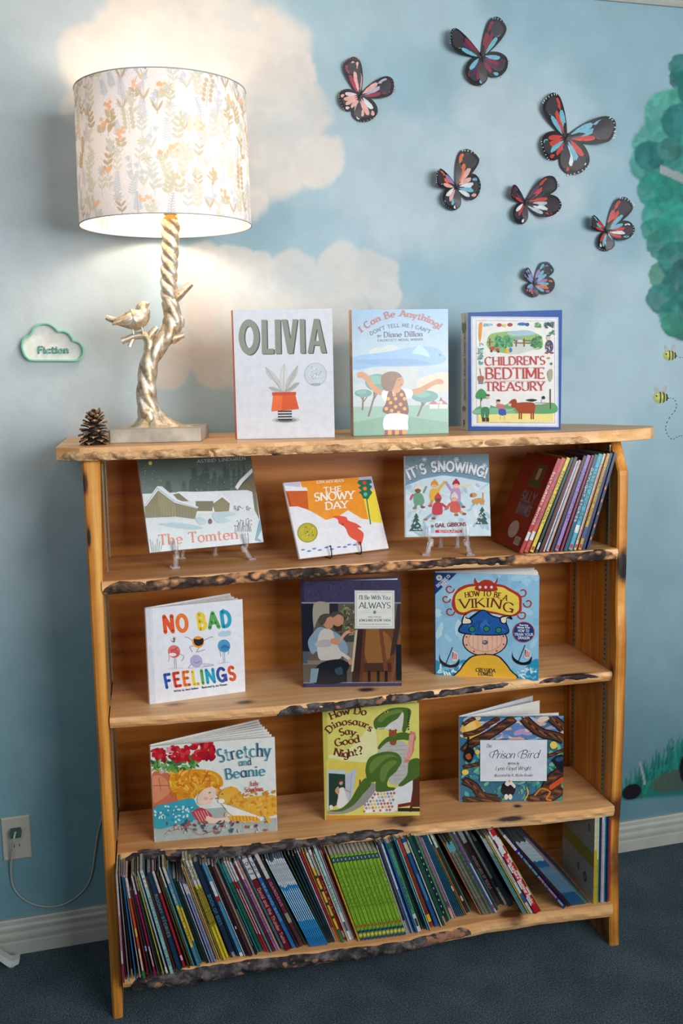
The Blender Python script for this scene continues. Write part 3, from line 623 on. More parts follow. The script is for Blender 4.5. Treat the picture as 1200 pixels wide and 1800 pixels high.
def dab(s_,z,rad,fn,col):
    i0,i1=max(0,int((z-rad-ZB)/dz)),min(SZ,int((z+rad-ZB)/dz)+2); j0,j1=int((s_-rad)/ds),int((s_+rad)/ds)+2
    if i1<=i0: return
    jj=np.arange(j0,j1); gz=(ZB+np.arange(i0,i1)*dz-z)[:,None]; gs=(jj*ds-s_)[None,:]; al=(np.clip(fn(gs,gz)/.8+.5,0,1)*.92)[...,None]
    ix=np.ix_(range(i0,i1),jj%SN); CLTH[ix]=CLTH[ix]*(1-al)+np.array(lin(col))*al
def leaf(s_,z,ang,ln,wd,col):
    c_,n_=math.cos(ang),math.sin(ang)
    dab(s_+c_*ln/2,z+n_*ln/2,ln*.6+.002,lambda a,b: (wd*.5*np.clip(1-((a*c_+b*n_)/(ln*.5))**2,0,1)**.8-np.abs(-a*n_+b*c_)+.0001)/.0009,col)
def stem(s_,z,pts,wd,col):
    p=cr(pts,5,False)
    for q in range(len(p)-1):
        (a0,b0),(a1,b1)=p[q],p[q+1]; L2=max(1e-9,(a1-a0)**2+(b1-b0)**2)
        def fn(a,b,a0=a0,b0=b0,a1=a1,b1=b1,L2=L2):
            aa=a+(a0+a1)/2; bb=b+(b0+b1)/2; t=np.clip(((aa-a0)*(a1-a0)+(bb-b0)*(b1-b0))/L2,0,1); return (wd*.5-np.hypot(aa-a0-t*(a1-a0),bb-b0-t*(b1-b0))+.0002)/.0009
        dab(s_+(a0+a1)/2,z+(b0+b1)/2,L2**.5/2+.002,fn,col)
SAGE=[(216,214,194),(208,204,180),(212,213,203),(222,218,198)]; OCH=[(206,188,156),(196,176,142)]; PEACH=[(244,200,164),(242,188,146)]; LIL=[(212,211,224),(206,210,220)]
SP_=[]; cand=0
while len(SP_)<300 and cand<14000:
    cand+=1; s_=rnd.uniform(0,CIR); z=rnd.uniform(ZB-.02,ZT-.012)
    if all(abs(s_-a)>.017 or abs(z-b)>.024 for a,b in SP_): SP_.append((s_,z))
for i,(s_,z) in enumerate(SP_):
    kind=rnd.choice('fern rose leaf5 bush bush rose fern leaf5 sprig sprig pea bell bell'.split()); H=rnd.uniform(.030,.056); tl=rnd.uniform(-.014,.014); col=rnd.choice(SAGE+OCH); lil=rnd.choice(LIL); tp=(s_+tl,z+H)
    stem(s_,z,[(0,0),(tl*.2,H*.5),(tl,H)],.0011,col)
    if kind=='leaf5':
        for t in (.2,.42,.64,.86):
            for sd in (1,-1): leaf(s_+tl*t*t,z+H*t,PI/2+sd*rnd.uniform(.7,1.0),.016,.0075,col)
        leaf(*tp,PI/2,.014,.006,col)
    elif kind=='rose':
        pc=rnd.choice(PEACH)
        for t in (.2,.4):
            for sd in (1,-1): leaf(s_+tl*t,z+H*t,PI/2+sd*1.0,.015,.008,col)
        for q in range(6):
            dx,dz_=rnd.uniform(-.014,.014),H*rnd.uniform(.55,1.05)
            for p_ in range(5): leaf(s_+tl+dx,z+dz_,p_*2*PI/5,.0044,.0040,pc)
    elif kind=='fern':
        for t in np.linspace(.15,.95,9):
            for sd in (1,-1): leaf(s_+tl*t*t,z+H*t,PI/2+sd*1.1,.012*(1.15-t*.7),.0030,lil)
    elif kind=='pea':
        for t in np.linspace(.25,1,5):
            for sd in (1,-1): leaf(s_+tl*t*t+sd*.003,z+H*t,PI/2-sd*1.3,.011,.0095,col)
    elif kind=='bell':
        for t in (.5,.75,1):
            a0=rnd.uniform(-1,1)
            for q in (-.5,0,.5): leaf(s_+tl*t*t+.005*a0,z+H*t,-PI/2+a0+q,.012,.0045,lil)
        for sd in (1,-1): leaf(s_,z+H*.1,PI/2+sd*.5,.026,.005,col)
    elif kind=='sprig':
        for q in range(12):
            t=rnd.uniform(.2,1); leaf(s_+tl*t*t,z+H*t,rnd.uniform(.2,PI-.2),rnd.uniform(.010,.021),rnd.uniform(.004,.008),col)
    else:
        for q in range(9): leaf(*tp,q*2*PI/9,.013,.0042,rnd.choice(SAGE+LIL[:1]))
        for t in (.3,.55):
            for sd in (1,-1): leaf(s_+tl*t*t,z+H*t,PI/2+sd*.8,.016,.005,col)
me=bpy.data.meshes.new('lamp_shade'); ang=np.arange(SN)*2*PI/SN; zz=ZB+np.arange(SZ)*dz; rz=RB+(RT-RB)*np.linspace(0,1,SZ)
co=np.stack([cx+rz[:,None]*np.cos(ang),cy+rz[:,None]*np.sin(ang),np.repeat(zz[:,None],SN,1)],-1).reshape(-1,3); ii=np.arange(SZ*SN).reshape(SZ,SN); i2=np.roll(ii,-1,1)
F=np.stack([ii[:-1],i2[:-1],i2[1:],ii[1:]],-1).reshape(-1,4)
me.vertices.add(len(co)); me.vertices.foreach_set('co',co.ravel().astype(np.float32)); me.loops.add(F.size); me.loops.foreach_set('vertex_index',F.ravel().astype(np.int32)); me.polygons.add(len(F)); me.polygons.foreach_set('loop_start',np.arange(0,F.size,4,dtype=np.int32)); me.polygons.foreach_set('use_smooth',np.ones(len(F),bool)); me.update(calc_edges=True)
ca=me.color_attributes.new('Col','FLOAT_COLOR','POINT'); ca.data.foreach_set('color',np.concatenate([CLTH,np.ones((SZ,SN,1))],-1).astype(np.float32).ravel()); me.materials.append(SHADE)
shade=bpy.data.objects.new('lamp_shade',me); COL.objects.link(shade); shade.parent=lamp
TAPE=plain('shade_tape',(176,180,172),.8); mb=MB()
for z,rr_ in ((ZB,RB),(ZT,RT)):
    mb=MB(); mb.tube([(cx+rr_*math.cos(2*PI*j/90),cy+rr_*math.sin(2*PI*j/90),z) for j in range(91)],.0014,6,caps=False); mb.build('shade_rim',TAPE,shade)
mb=MB()
for k in range(3):
    a=k*2*PI/3+.5; mb.tube([(cx+.012*math.cos(a),cy+.012*math.sin(a),ZT-.03),(cx+.09*math.cos(a),cy+.09*math.sin(a),ZT-.03),(cx+(RB-.001)*math.cos(a),cy+(RB-.001)*math.sin(a),ZT-.002)],.0015,6)
mb.tube([(cx+.017*math.cos(2*PI*j/24),cy+.017*math.sin(2*PI*j/24),ZT-.03) for j in range(25)],.0016,6,caps=False); mb.build('shade_spider',plain('spider_wire',(200,196,186),.4,.7),lamp)
# ------------------------------------------------------------------ pine cone
mb=MB(); PC=at(167,774,.066); rnd=random.Random(3)
mb.tube([(0,0,.004),(0,0,.03),(0,0,.062)],[.018,.015,.004],12,(58,42,32))
ga=PI*(3-5**.5)
for i in range(56):
    t=i/55; z=.010+.046*t; r0=.016*(1-.5*t); ln=.0225*(1-.25*t)+.003*math.sin(i*2.3); a=i*ga; el=R_(-24+98*t**1.15)
    dr=Vector((math.cos(a)*math.cos(el),math.sin(a)*math.cos(el),math.sin(el))); sd=Vector((-math.sin(a),math.cos(a),0)); nn=dr.cross(sd)*-1; b0=Vector((math.cos(a)*r0*.4,math.sin(a)*r0*.4,z)); wd=.0112*(1-.45*t)
    top=[]; bot=[]
    for s_,w_ in ((0,.35),(.45,.75),(.78,1),(.94,.85),(1.05,.28)):
        c_=b0+dr*(ln+r0*.6)*s_+nn*.004*s_*s_; th_=.0009+.0024*s_
        top.append([c_-sd*wd*w_+nn*th_*.2,c_+nn*th_,c_+sd*wd*w_+nn*th_*.2]); bot.append([c_-sd*wd*w_-nn*.0008,c_-nn*.0012,c_+sd*wd*w_-nn*.0008])
    cf=lambda i_,j_: (64,44,34) if i_<2 else (176,132,92)
    cb=lambda i_,j_: (44,31,26) if i_<3 else (150,110,78)
    mb.grid(np.array([[list(q_) for q_ in rw] for rw in top]),colf=cf); mb.grid(np.array([[list(q_) for q_ in rw] for rw in bot]),colf=cb)
    for A_,B_ in zip(range(4),range(1,5)):
        for e in (0,2): mb.face([top[A_][e],top[B_][e],bot[B_][e],bot[A_][e]],(150,108,74) if A_>=2 else (60,42,32))
    mb.face([top[-1][0],top[-1][1],top[-1][2],bot[-1][2],bot[-1][1],bot[-1][0]],(206,164,118))
pc=mb.build('pine_cone',print_mat('cone_scales',.7,.3,180)); pc.location=B(PC[0],.066,1.3133); pc.scale=(.90,.90,1.0); tag(pc,'dark brown open pine cone with tan tips beside the lamp plinth','pine cone')
# ------------------------------------------------------------------ cloud sign
MINT=plain('mint_plastic',(108,196,160),.4,0,.05); 
sg=thing('cloud_sign','mint green cloud-shaped wall sign reading Fiction left of the lamp','sign',tuple(wallpt(92,605)),0)
so=Vector(wallpt(92,605))
def sgp(cx_,cy_): p=wallpt(20+cx_/8,560+cy_/8); return (p[0]-so.x,p[2]-so.z)
out=cr([sgp(*p) for p in [(150,400),(162,318),(205,262),(262,240),(290,200),(330,130),(400,88),(480,76),(560,98),(620,145),(660,188)]],4,False)+cr([sgp(*p) for p in [(660,188),(735,184),(800,215),(845,268),(868,318)]],4,False)[1:]+cr([sgp(*p) for p in [(868,318),(935,335),(990,385),(1012,460),(990,535),(930,585),(860,592),(600,590),(300,588),(230,560),(180,500),(150,400)]],5,False)[1:-1]
mb=MB(); Lf=stroke_poly(out+[out[0]],lambda t:.0034,True); dpt=.017
for pl_ in Lf:
    for y_ in (-dpt,): mb.face([(p[0],y_,p[1]) for p in pl_])
    for e in ((0,3),(1,2)): mb.face([(pl_[e[0]][0],-dpt,pl_[e[0]][1]),(pl_[e[1]][0],-dpt,pl_[e[1]][1]),(pl_[e[1]][0],-.0005,pl_[e[1]][1]),(pl_[e[0]][0],-.0005,pl_[e[0]][1])])
mb.build('outline_frame',MINT,sg,fix=True)
mb=MB(); mb.prism(out,-.0025,-.0004); mb.build('back_plate',plain('white_plate',(226,224,218),.6),sg)
mb=MB()
for polys,ci,l_ in text_polys('Fiction',[sgp(378,488),sgp(806,484)],.0108,.0026,'round'):
    pass
Pth=[(378,488),(806,484)]
for polys,ci,l_ in text_polys('Fiction',Pth,92,20,'round',gap=.13):
    for pl_ in polys:
        q_=[sgp(*p) for p in pl_]; mb.prism(q_,-.0075-l_*.00005,-.002)
mb.build('lettering',plain('mint_letters',(92,170,148),.45,0,.05),sg,fix=True)
# ------------------------------------------------------------------ paper butterflies on the wall
BUT=print_mat('painted_acetate',.5,.16,120,.1)
def butterfly(body,wings,label,cols,tilt,seed,edge=(14,13,18)):
    c0=Vector(wallpt(560+body[0]*.53333,body[1]*.53333)); rnd=random.Random(seed)
    root=thing('paper_butterfly',label,'butterfly',tuple(c0+Vector((0,-.003,0))),0,'paper butterflies stuck on the sky wall')
    loc=lambda p:(lambda q:Vector((q[0]-c0.x,0,q[2]-c0.z)))(wallpt(560+p[0]*.53333,p[1]*.53333))
    for wi,(tip,width,kind) in enumerate(wings):
        t=loc(tip); ln=t.length; d=t/ln; side_=1 if tip[0]>body[0] else -1
        n_=Vector((-d.z,0,d.x)); n_=n_ if n_.z>0 else -n_          # towards the upper edge of the wing
        wd=width*.53333*.00146*1.32; cl=cols[wi%len(cols)]
        sh=[(0,.04),(.3,.24),(.6,.36),(.86,.38),(1.0,.24),(1.02,.04),(.95,-.2),(.84,-.36),(.62,-.36),(.32,-.24),(0,-.05)] if kind=='f' else [(0,.06),(.2,.36),(.5,.5),(.8,.46),(.98,.2),(1.0,-.1),(.86,-.38),(.6,-.5),(.3,-.36),(0,-.06)]
        def pos(a,b,k=0):
            p=d*(a*ln)+n_*(b*wd); lift=math.tan(tilt)*abs(p.x)*(1+.55*abs(p.x)/.05); curl=.010*max(0,a-.7)**1.5
            return (p.x, -lift-curl*ln/.08-k*.00012-.0012, p.z)
        mb=MB(); o=cr(sh,3)
        oy=[pos(*p) for p in o]; cen=pos(.5,0)
        for i in range(len(oy)):
            j=(i+1)%len(oy); mid=[pos(.5+(o[i][0]-.5)*.5,o[i][1]*.5),pos(.5+(o[j][0]-.5)*.5,o[j][1]*.5)]
            mb.face([oy[i],oy[j],mid[1],mid[0]],edge); mb.face([mid[0],mid[1],cen],edge)
            mb.face([(oy[i][0],oy[i][1]+.0004,oy[i][2]),(oy[j][0],oy[j][1]+.0004,oy[j][2]),(cen[0],cen[1]+.0004,cen[2])][::-1],(60,54,60))
        def cell(a0,b0,a1,b1,w_,col):
            pts=[]; L2=math.hypot(a1-a0,(b1-b0)*wd/ln)
            for s_,h in ((0,.12),(.3,.75),(.65,1),(.92,.7),(1,0),(.92,-.7),(.65,-1),(.3,-.75),(0,-.12)):
                pts.append((a0+(a1-a0)*s_,b0+(b1-b0)*s_+h*w_))
            pp=[pos(p[0],p[1],2) for p in pts]; c_=pos((a0+a1)/2,(b0+b1)/2,2)
            for i in range(len(pp)): mb.face([pp[i],pp[(i+1)%len(pp)],c_],col)
        if kind=='f':
            cell(.10,.05,.60,.23,.10,cl[0]); cell(.12,-.01,.66,.05,.085,cl[1]); cell(.12,-.07,.60,-.17,.085,cl[2%len(cl)]); cell(.60,.22,.88,.25,.075,cl[1]); cell(.68,.06,.92,.07,.085,cl[0]); cell(.62,-.19,.86,-.21,.08,cl[2%len(cl)])
            for q in range(7): a_=R_(66-q*22); cell(.90+.08*math.cos(a_)-.02,.31*math.sin(a_),.94+.07*math.cos(a_),.33*math.sin(a_),.016,cl[-1])
        else:
            cell(.10,.11,.62,.31,.10,cl[1]); cell(.12,.03,.80,.10,.095,cl[0]); cell(.12,-.05,.78,-.12,.095,cl[2%len(cl)]); cell(.10,-.12,.58,-.33,.09,cl[0]); cell(.66,.29,.86,.27,.07,cl[2%len(cl)]); cell(.64,-.31,.84,-.29,.07,cl[1])
            for q in range(7): a_=R_(64-q*21); cell(.89+.07*math.cos(a_)-.02,.38*math.sin(a_),.93+.06*math.cos(a_),.39*math.sin(a_),.015,cl[-1])
        o_=mb.build('forewing' if kind=='f' else 'hindwing',BUT,root)
    mb=MB(); tips=[loc(w_[0]) for w_ in wings]; ax_=((tips[0].normalized()+tips[1].normalized())*.5); ax_=ax_.normalized() if ax_.length>.1 else Vector((0,0,1))
    l_=.012 if tips[0].length>.06 else .008
    mb.tube([ax_*(-l_)+Vector((0,-.0025,0)),Vector((0,-.003,0)),ax_*l_*1.1+Vector((0,-.0025,0))],[.001,.0019,.0012],8,edge)
    mb.build('butterfly_body',BUT,root); return root
BL=(116,184,204); RD=(206,66,56); DR=(132,36,62); PUR=(84,44,78); PK=(236,176,168); LI=(160,132,190); OR=(236,112,64); WH=(226,232,234); NV=(40,40,60)
butterfly((133,318),[((100,196),66,'f'),((237,284),62,'f'),((66,345),52,'h'),((158,402),66,'h')],'pale pink and black paper butterfly, nearest the lampshade',[(PK,PK,(170,52,80)),(PK,(190,182,206),(150,40,70)),(PK,(232,206,204),PK),(PK,WH,PK)],.10,1)
butterfly((535,190),[((418,128),66,'f'),((592,72),66,'f'),((503,280),66,'h'),((606,238),62,'h')],'dark maroon and purple paper butterfly with blue spots, highest on the wall',[(DR,PUR,BL),(DR,DR,BL),(PUR,BL,DR),(DR,BL,PUR)],.14,2)
butterfly((812,455),[((748,322),86,'f'),((952,430),88,'f'),((730,505),72,'h'),((850,574),84,'h')],'largest paper butterfly, bold red and blue, left of the painted tree',[(BL,RD,BL,WH),(BL,BL,RD,WH),(RD,RD,BL,WH),(BL,RD,WH,WH)],.10,3)
butterfly((452,618),[((372,586),58,'f'),((494,504),70,'f'),((420,690),58,'h'),((518,622),66,'h')],'orange and lilac paper butterfly below the painted clouds',[(LI,OR,PK,WH),(LI,OR,PK,WH),(PK,WH,BL),(WH,PK,BL)],.26,4)
butterfly((678,670),[((620,628),48,'f'),((756,602),58,'f'),((645,735),52,'h'),((768,692),58,'h')],'navy and dull red curled paper butterfly right of the orange one',[(NV,(96,62,92),RD),(PUR,RD,NV),(RD,WH,NV),((190,206,212),RD,WH)],.28,5)
butterfly((945,762),[((876,730),46,'f'),((1002,664),62,'f'),((936,828),54,'h'),((1016,764),52,'h')],'small red, black and blue paper butterfly nearest the painted tree',[(RD,BL,RD,WH),(RD,RD,BL,WH),(BL,RD,WH),(RD,BL,WH)],.26,6)
butterfly((707,935),[((668,893),40,'f'),((750,874),50,'f'),((688,975),48,'h'),((760,948),46,'h')],'smallest lilac and blue paper butterfly above the blue-edged book',[(LI,BL,LI),(LI,BL,BL),(LI,BL,OR),(BL,(190,110,170),OR)],.30,7,(40,52,66))
# ------------------------------------------------------------------ outlet, cord
IV=plain('ivory_plastic',(178,174,164),.4,0,.04)
oc=wallpt(29,1472); ot=thing('wall_outlet','white duplex electrical outlet plate low on the wall','outlet',(oc[0],WALL,oc[2]),0)
mb=MB(); o=[(-.035,-.0575),(.035,-.0575),(.035,.0575),(-.035,.0575)]
mb.grid(np.array([[(x*s_,-y_,z*s_) for x,z in o+[o[0]]] for s_,y_ in ((1,.0003),(1,.003),(.93,.006))]),smooth=False); mb.face([(x*.93,-.006,z*.93) for x,z in o]); mb.build('cover_plate',IV,ot)
for dz in (.0195,-.0195):
    mb=MB(); rp=[(.0172*math.cos(a)*(1 if abs(math.cos(a))<.8 else .97),max(-.0125,min(.0125,.0172*math.sin(a)))+dz) for a in np.linspace(0,2*PI,28,False)]; mb.prism(rp,-.0078,-.005); f=mb.build('receptacle',IV,ot)
    mb=MB()
    for x,h in ((-.0064,.0085),(.0064,.0075)): mb.box(x-.001,x+.001,-.0080,-.0077,dz+.001-h/2,dz+.001+h/2,(30,30,30))
    mb.build('slot',plain('slot_black',(26,26,26),.8) if 'slot_black' not in bpy.data.materials else bpy.data.materials['slot_black'],f)
CORD=plain('cord_plastic',(168,172,160),.4,0,.05)
cdx=thing('power_cord','thin pale lamp cord looping from the wall outlet to behind the bookcase','cord',(oc[0],WALL,oc[2]),0)
mb=MB(); mb.prism([(-.012,.010),(.012,.010),(.014,.020),(.012,.030),(-.012,.030),(-.014,.020)],-.026,-.0085); mb.build('plug',plain('plug_dark',(60,84,76),.5),cdx)
pp=[wallpt(27,1462,WALL-.024),wallpt(24,1476,WALL-.034),wallpt(21,1500,WALL-.022),wallpt(19,1530,WALL-.010),wallpt(23,1558,WALL-.006),wallpt(38,1578,WALL-.006),wallpt(60,1590,WALL-.006),wallpt(88,1594,WALL-.006),wallpt(118,1587,WALL-.006),wallpt(146,1566,WALL-.007),wallpt(160,1540,WALL-.008),wallpt(166,1505,WALL-.009),wallpt(171,1470,WALL-.010),wallpt(178,1440,WALL-.012)]
end=[np.array(B(.045,.345,z)) for z in (.55,.8,1.1)]
mb=MB(); mb.tube([tuple(np.array(p)-np.array([oc[0],WALL,oc[2]])) for p in cr([tuple(p) for p in pp+end],6,False)],.0022,8,flat=1.5); mb.build('cord',CORD,cdx)
# low white rack whose flared foot just enters the frame
rk=thing('floor_rack','white plastic floor rack with flared foot entering beside the baseboard','rack',(-.30,.235,0),0)
RW=plain('rack_white',(200,206,206),.4); 
def rackframe(dy):
    path=[(-.16,dy,.17),(-.07,dy,.115),(.0,dy,.075),(.035,dy,.045),(.055,dy,.024),(.068,dy,.016),(.086,dy,.020)]
    p=cr(path,5,False); mb=MB(); rows=[]
    for i,q_ in enumerate(p):
        w_=.013 if i<len(p)-6 else .013*(1-.25*(i-len(p)+6)/6); rows.append([(q_[0],q_[1]-w_,q_[2]-.012),(q_[0]+.004,q_[1]-w_,q_[2]+.004),(q_[0]+.004,q_[1]+w_,q_[2]+.004),(q_[0],q_[1]+w_,q_[2]-.012)])
    mb.grid(np.array(rows),closed_v=True,smooth=False); mb.face(rows[0][::-1]); mb.face(rows[-1]); mb.tube([(.066,dy,.0),(.070,dy,.014)],.011,14); return mb.build('side_rail',RW,rk,fix=True)
rackframe(.055); rackframe(-.25)
mb=MB(); mb.box(-.16,.02,-.25,.055,.005,.02); mb.build('tray',plain('rack_teal',(66,96,100),.5),rk)
# ------------------------------------------------------------------ picture books standing face out
GLO=print_mat('cover_print',.30,.06,60,.2); PAPER=plain('page_paper',(226,224,218),.75,0,.10,300)
def lookinto(o,x,y,z,yaw,lean=0,roll=0):
    o.matrix_world=Matrix.Translation(B(x,y,z))@Matrix.Rotation(TH+yaw,4,'Z')@Matrix.Rotation(-lean,4,'X')@Matrix.Rotation(-roll,4,'Y')
def display_book(label,x,y,z,yaw,lean,roll,w,h,thick,openr,quad,org,base,spine,back,art,leaves=4,hard=True,jointw=0.006,group='picture books shown face out'):
    root=thing('picture_book',label,'book',(0,0,0),0,group); lookinto(root,x,y,z,yaw,lean,roll)
    bt=.0026 if hard else .0007
    A=Art(quad,w,h,org); art(A)
    mb=A.mb; mb.box(0,w,0,bt,0,h,base)
    if hard: pass
    fc=mb.build('front_cover',GLO,root)
    bis=openr/2; sv=Vector((-math.sin(bis),math.cos(bis),0))*thick
    mb=MB(); M_=Matrix.Translation(sv)@Matrix.Rotation(openr,4,'Z'); mb.box(0,w,-bt,0,0,h,back,mat=M_); mb.build('back_cover',GLO,root)
    mb=MB(); sp_=Matrix.Rotation(bis,4,'Z'); ns=7; rows=[]
    for i in range(ns):
        t=i/(ns-1); xo=-.0035*math.sin(PI*t) if not hard else -.0012*math.sin(PI*t); p=sp_@Vector((xo,thick*t,0)); p2=sp_@Vector((xo+bt,thick*t,0)); rows.append([(p.x,p.y,0),(p.x,p.y,h),(p2.x,p2.y,h),(p2.x,p2.y,0)])
    mb.grid(np.array(rows),spine,closed_v=True,smooth=False); mb.face(rows[0][::-1],spine); mb.face(rows[-1],spine)
    so_=mb.build('spine',GLO,root)
    mb=MB(); ins=.003 if hard else .0004; rnd=random.Random(len(label))
    for k in range(leaves):
        t0=(k+.12)/leaves; t1=(k+.88)/leaves; a=openr*((k+.5)/leaves)+ (0 if openr<.05 else rnd.uniform(-.15,.15)*openr/leaves)
        p0=sp_@Vector((bt*1.2,thick*(.06+.88*t0),0)); p1=sp_@Vector((bt*1.2,thick*(.06+.88*t1),0)); d=Vector((math.cos(a),math.sin(a),0))*(w-ins*1.5)*(.985+.012*rnd.random())
        th_=min(.45*(p1-p0).length,.006); n_=Vector((-math.sin(a),math.cos(a),0))*th_; dz=rnd.uniform(0,.0006)
        q=[p0,p0+d,p0+d+n_,p1]
        mb.face([(v_.x,v_.y,ins) for v_ in q][::-1],(228,226,220)); mb.face([(v_.x,v_.y,h-ins-dz) for v_ in q],(232,230,226))
        for i in range(4):
            a_,b_=q[i],q[(i+1)%4]; mb.face([(a_.x,a_.y,ins),(b_.x,b_.y,ins),(b_.x,b_.y,h-ins-dz),(a_.x,a_.y,h-ins-dz)],(230,228,224))
    mb.build('page_block',PAPER,root)
    return root,so_
def spinetext(root,sp_obj,s,x0,z0,z1,thick,openr,col,cap):
    mb=MB(); M_=Matrix.Rotation(openr/2,4,'Z')
    for polys,ci,l_ in text_polys(s,[(0,0),(z1-z0,0)],cap,cap*.2,'serif'):
        for pl_ in polys:
            f=[M_@Vector((-.0016-l_*.00001,thick*.5+p[1],z1-p[0])) for p in pl_]; mb.face([tuple(v_) for v_ in f],col)
    o=mb.build('spine_lettering',GLO,sp_obj); return o
C4=(380,520,.35);C5=(780,440,.35);C6=(80,740,.366667);C7=(460,780,.35);N1=(140,1000,1/3);N2=(480,980,.233333);N3=(740,960,.316667);N4=(180,1240,.3);N5=(480,1220,.283333);N6=(760,1200,.3)
# --- white book with fat grey title
def a_olivia(A):
    A.full((220,222,228))
    for k,c in ((0,(70,72,66)),(1,(140,142,128)),):
        o=(6,4) if k==0 else (0,0)
        for ch,x0,x1 in (('O',108,216),('L',228,290),('I',298,328),('V',334,418),('I',428,454),('A',466,564)):
            x0+=o[0]; x1+=o[0]; t=112+o[1]; b=288+o[1]; m=(x0+x1)/2
            if ch=='O':
                n=28; ring=[[(m+rx*math.cos(2*PI*i/n),(t+b)/2+ry*math.sin(2*PI*i/n)) for i in range(n)] for rx,ry in ((54,92),(24,56))]
                A.add([[ring[0][i],ring[0][(i+1)%n],ring[1][(i+1)%n],ring[1][i]] for i in range(n)],c); A.k+=1
            elif ch=='L': A.poly(c,[(x0,t),(x0+28,t),(x0+28,b-26),(x1,b-26),(x1,b),(x0,b)])
            elif ch=='I': A.poly(c,[(x0,t),(x1,t),(x1,b),(x0,b)])
            elif ch=='V': A.poly(c,[(x0,t),(x0+28,t),(m+2,b-70),(x1-26,t),(x1,t),(m+14,b),(m-14,b)])
            else:
                A.poly(c,[(x0,b),(m-12,t),(m+14,t),(m+2,t+52),(x0+27,b)]); A.poly(c,[(m-12,t),(m+14,t),(x1,b),(x1-28,b),(m+2,t+40)]); A.rect(c,m-24,b-62,m+28,b-40)
    for i in range(40):
        r_=random.Random(i); A.circ((150,152,138),r_.uniform(112,560),0,0.1) if 0 else None
    # plain silver seal and a potted grey-leaved plant as the picture
    A.circ((176,184,190),505,398,59,60,n=30); A.circ((206,212,216),505,398,55,56,n=30)
    r_=random.Random(5)
    for i in range(46):
        a=r_.uniform(0,6.28); d=r_.uniform(0,36); A.line((236,240,242) if i%2 else (160,170,178),[(505+d*math.cos(a),398+d*math.sin(a)),(505+d*math.cos(a)+r_.uniform(-10,10),398+d*math.sin(a)+r_.uniform(-10,10))],3,False)
    A.text((150,160,168),'HONOR',[(482,452),(528,452)],9,2,style='round')
    A.circ((196,196,196),346,628,72,16); A.circ((150,148,144),346,629,56,11); A.circ((104,100,96),346,630,36,7)
    for l_,c in (([(330,484),(300,440),(262,404),(246,356),(286,384),(318,426),(338,470)],(200,200,196)),([(336,484),(322,430),(326,380),(344,344),(360,384),(356,436),(346,482)],(214,214,210)),([(344,484),(352,436),(376,396),(414,352),(408,396),(380,440),(356,478)],(192,192,186)),([(340,486),(372,460),(398,440),(420,440),(400,466),(366,486)],(178,178,170)),([(338,486),(306,466),(280,456),(262,462),(286,482),(318,490)],(184,184,178))):
        A.blob(c,l_); A.line((150,150,144),[l_[0],((l_[3][0]+l_[0][0])/2,(l_[3][1]+l_[0][1])/2),l_[3]],2)
    A.poly((222,92,44),[(284,492),(396,492),(416,574),(272,584)]); A.poly((238,112,58),[(284,492),(334,492),(324,580),(272,584)]); A.poly((206,78,38),[(278,486),(402,486),(402,502),(278,502)])
    for i in range(7): A.rect((40,40,40) if i%2==0 else (206,206,206),306,580+i*7,378,587+i*7)
r_o,sp=display_book('white picture book with fat grey OLIVIA title and orange spine',.336,.075,1.3133,-.17,0,0,.219,.2845,.018,.60,[(412,773),(589,772),(590,541),(408,541)],C4,(220,222,228),(232,92,44),(220,222,228),a_olivia)
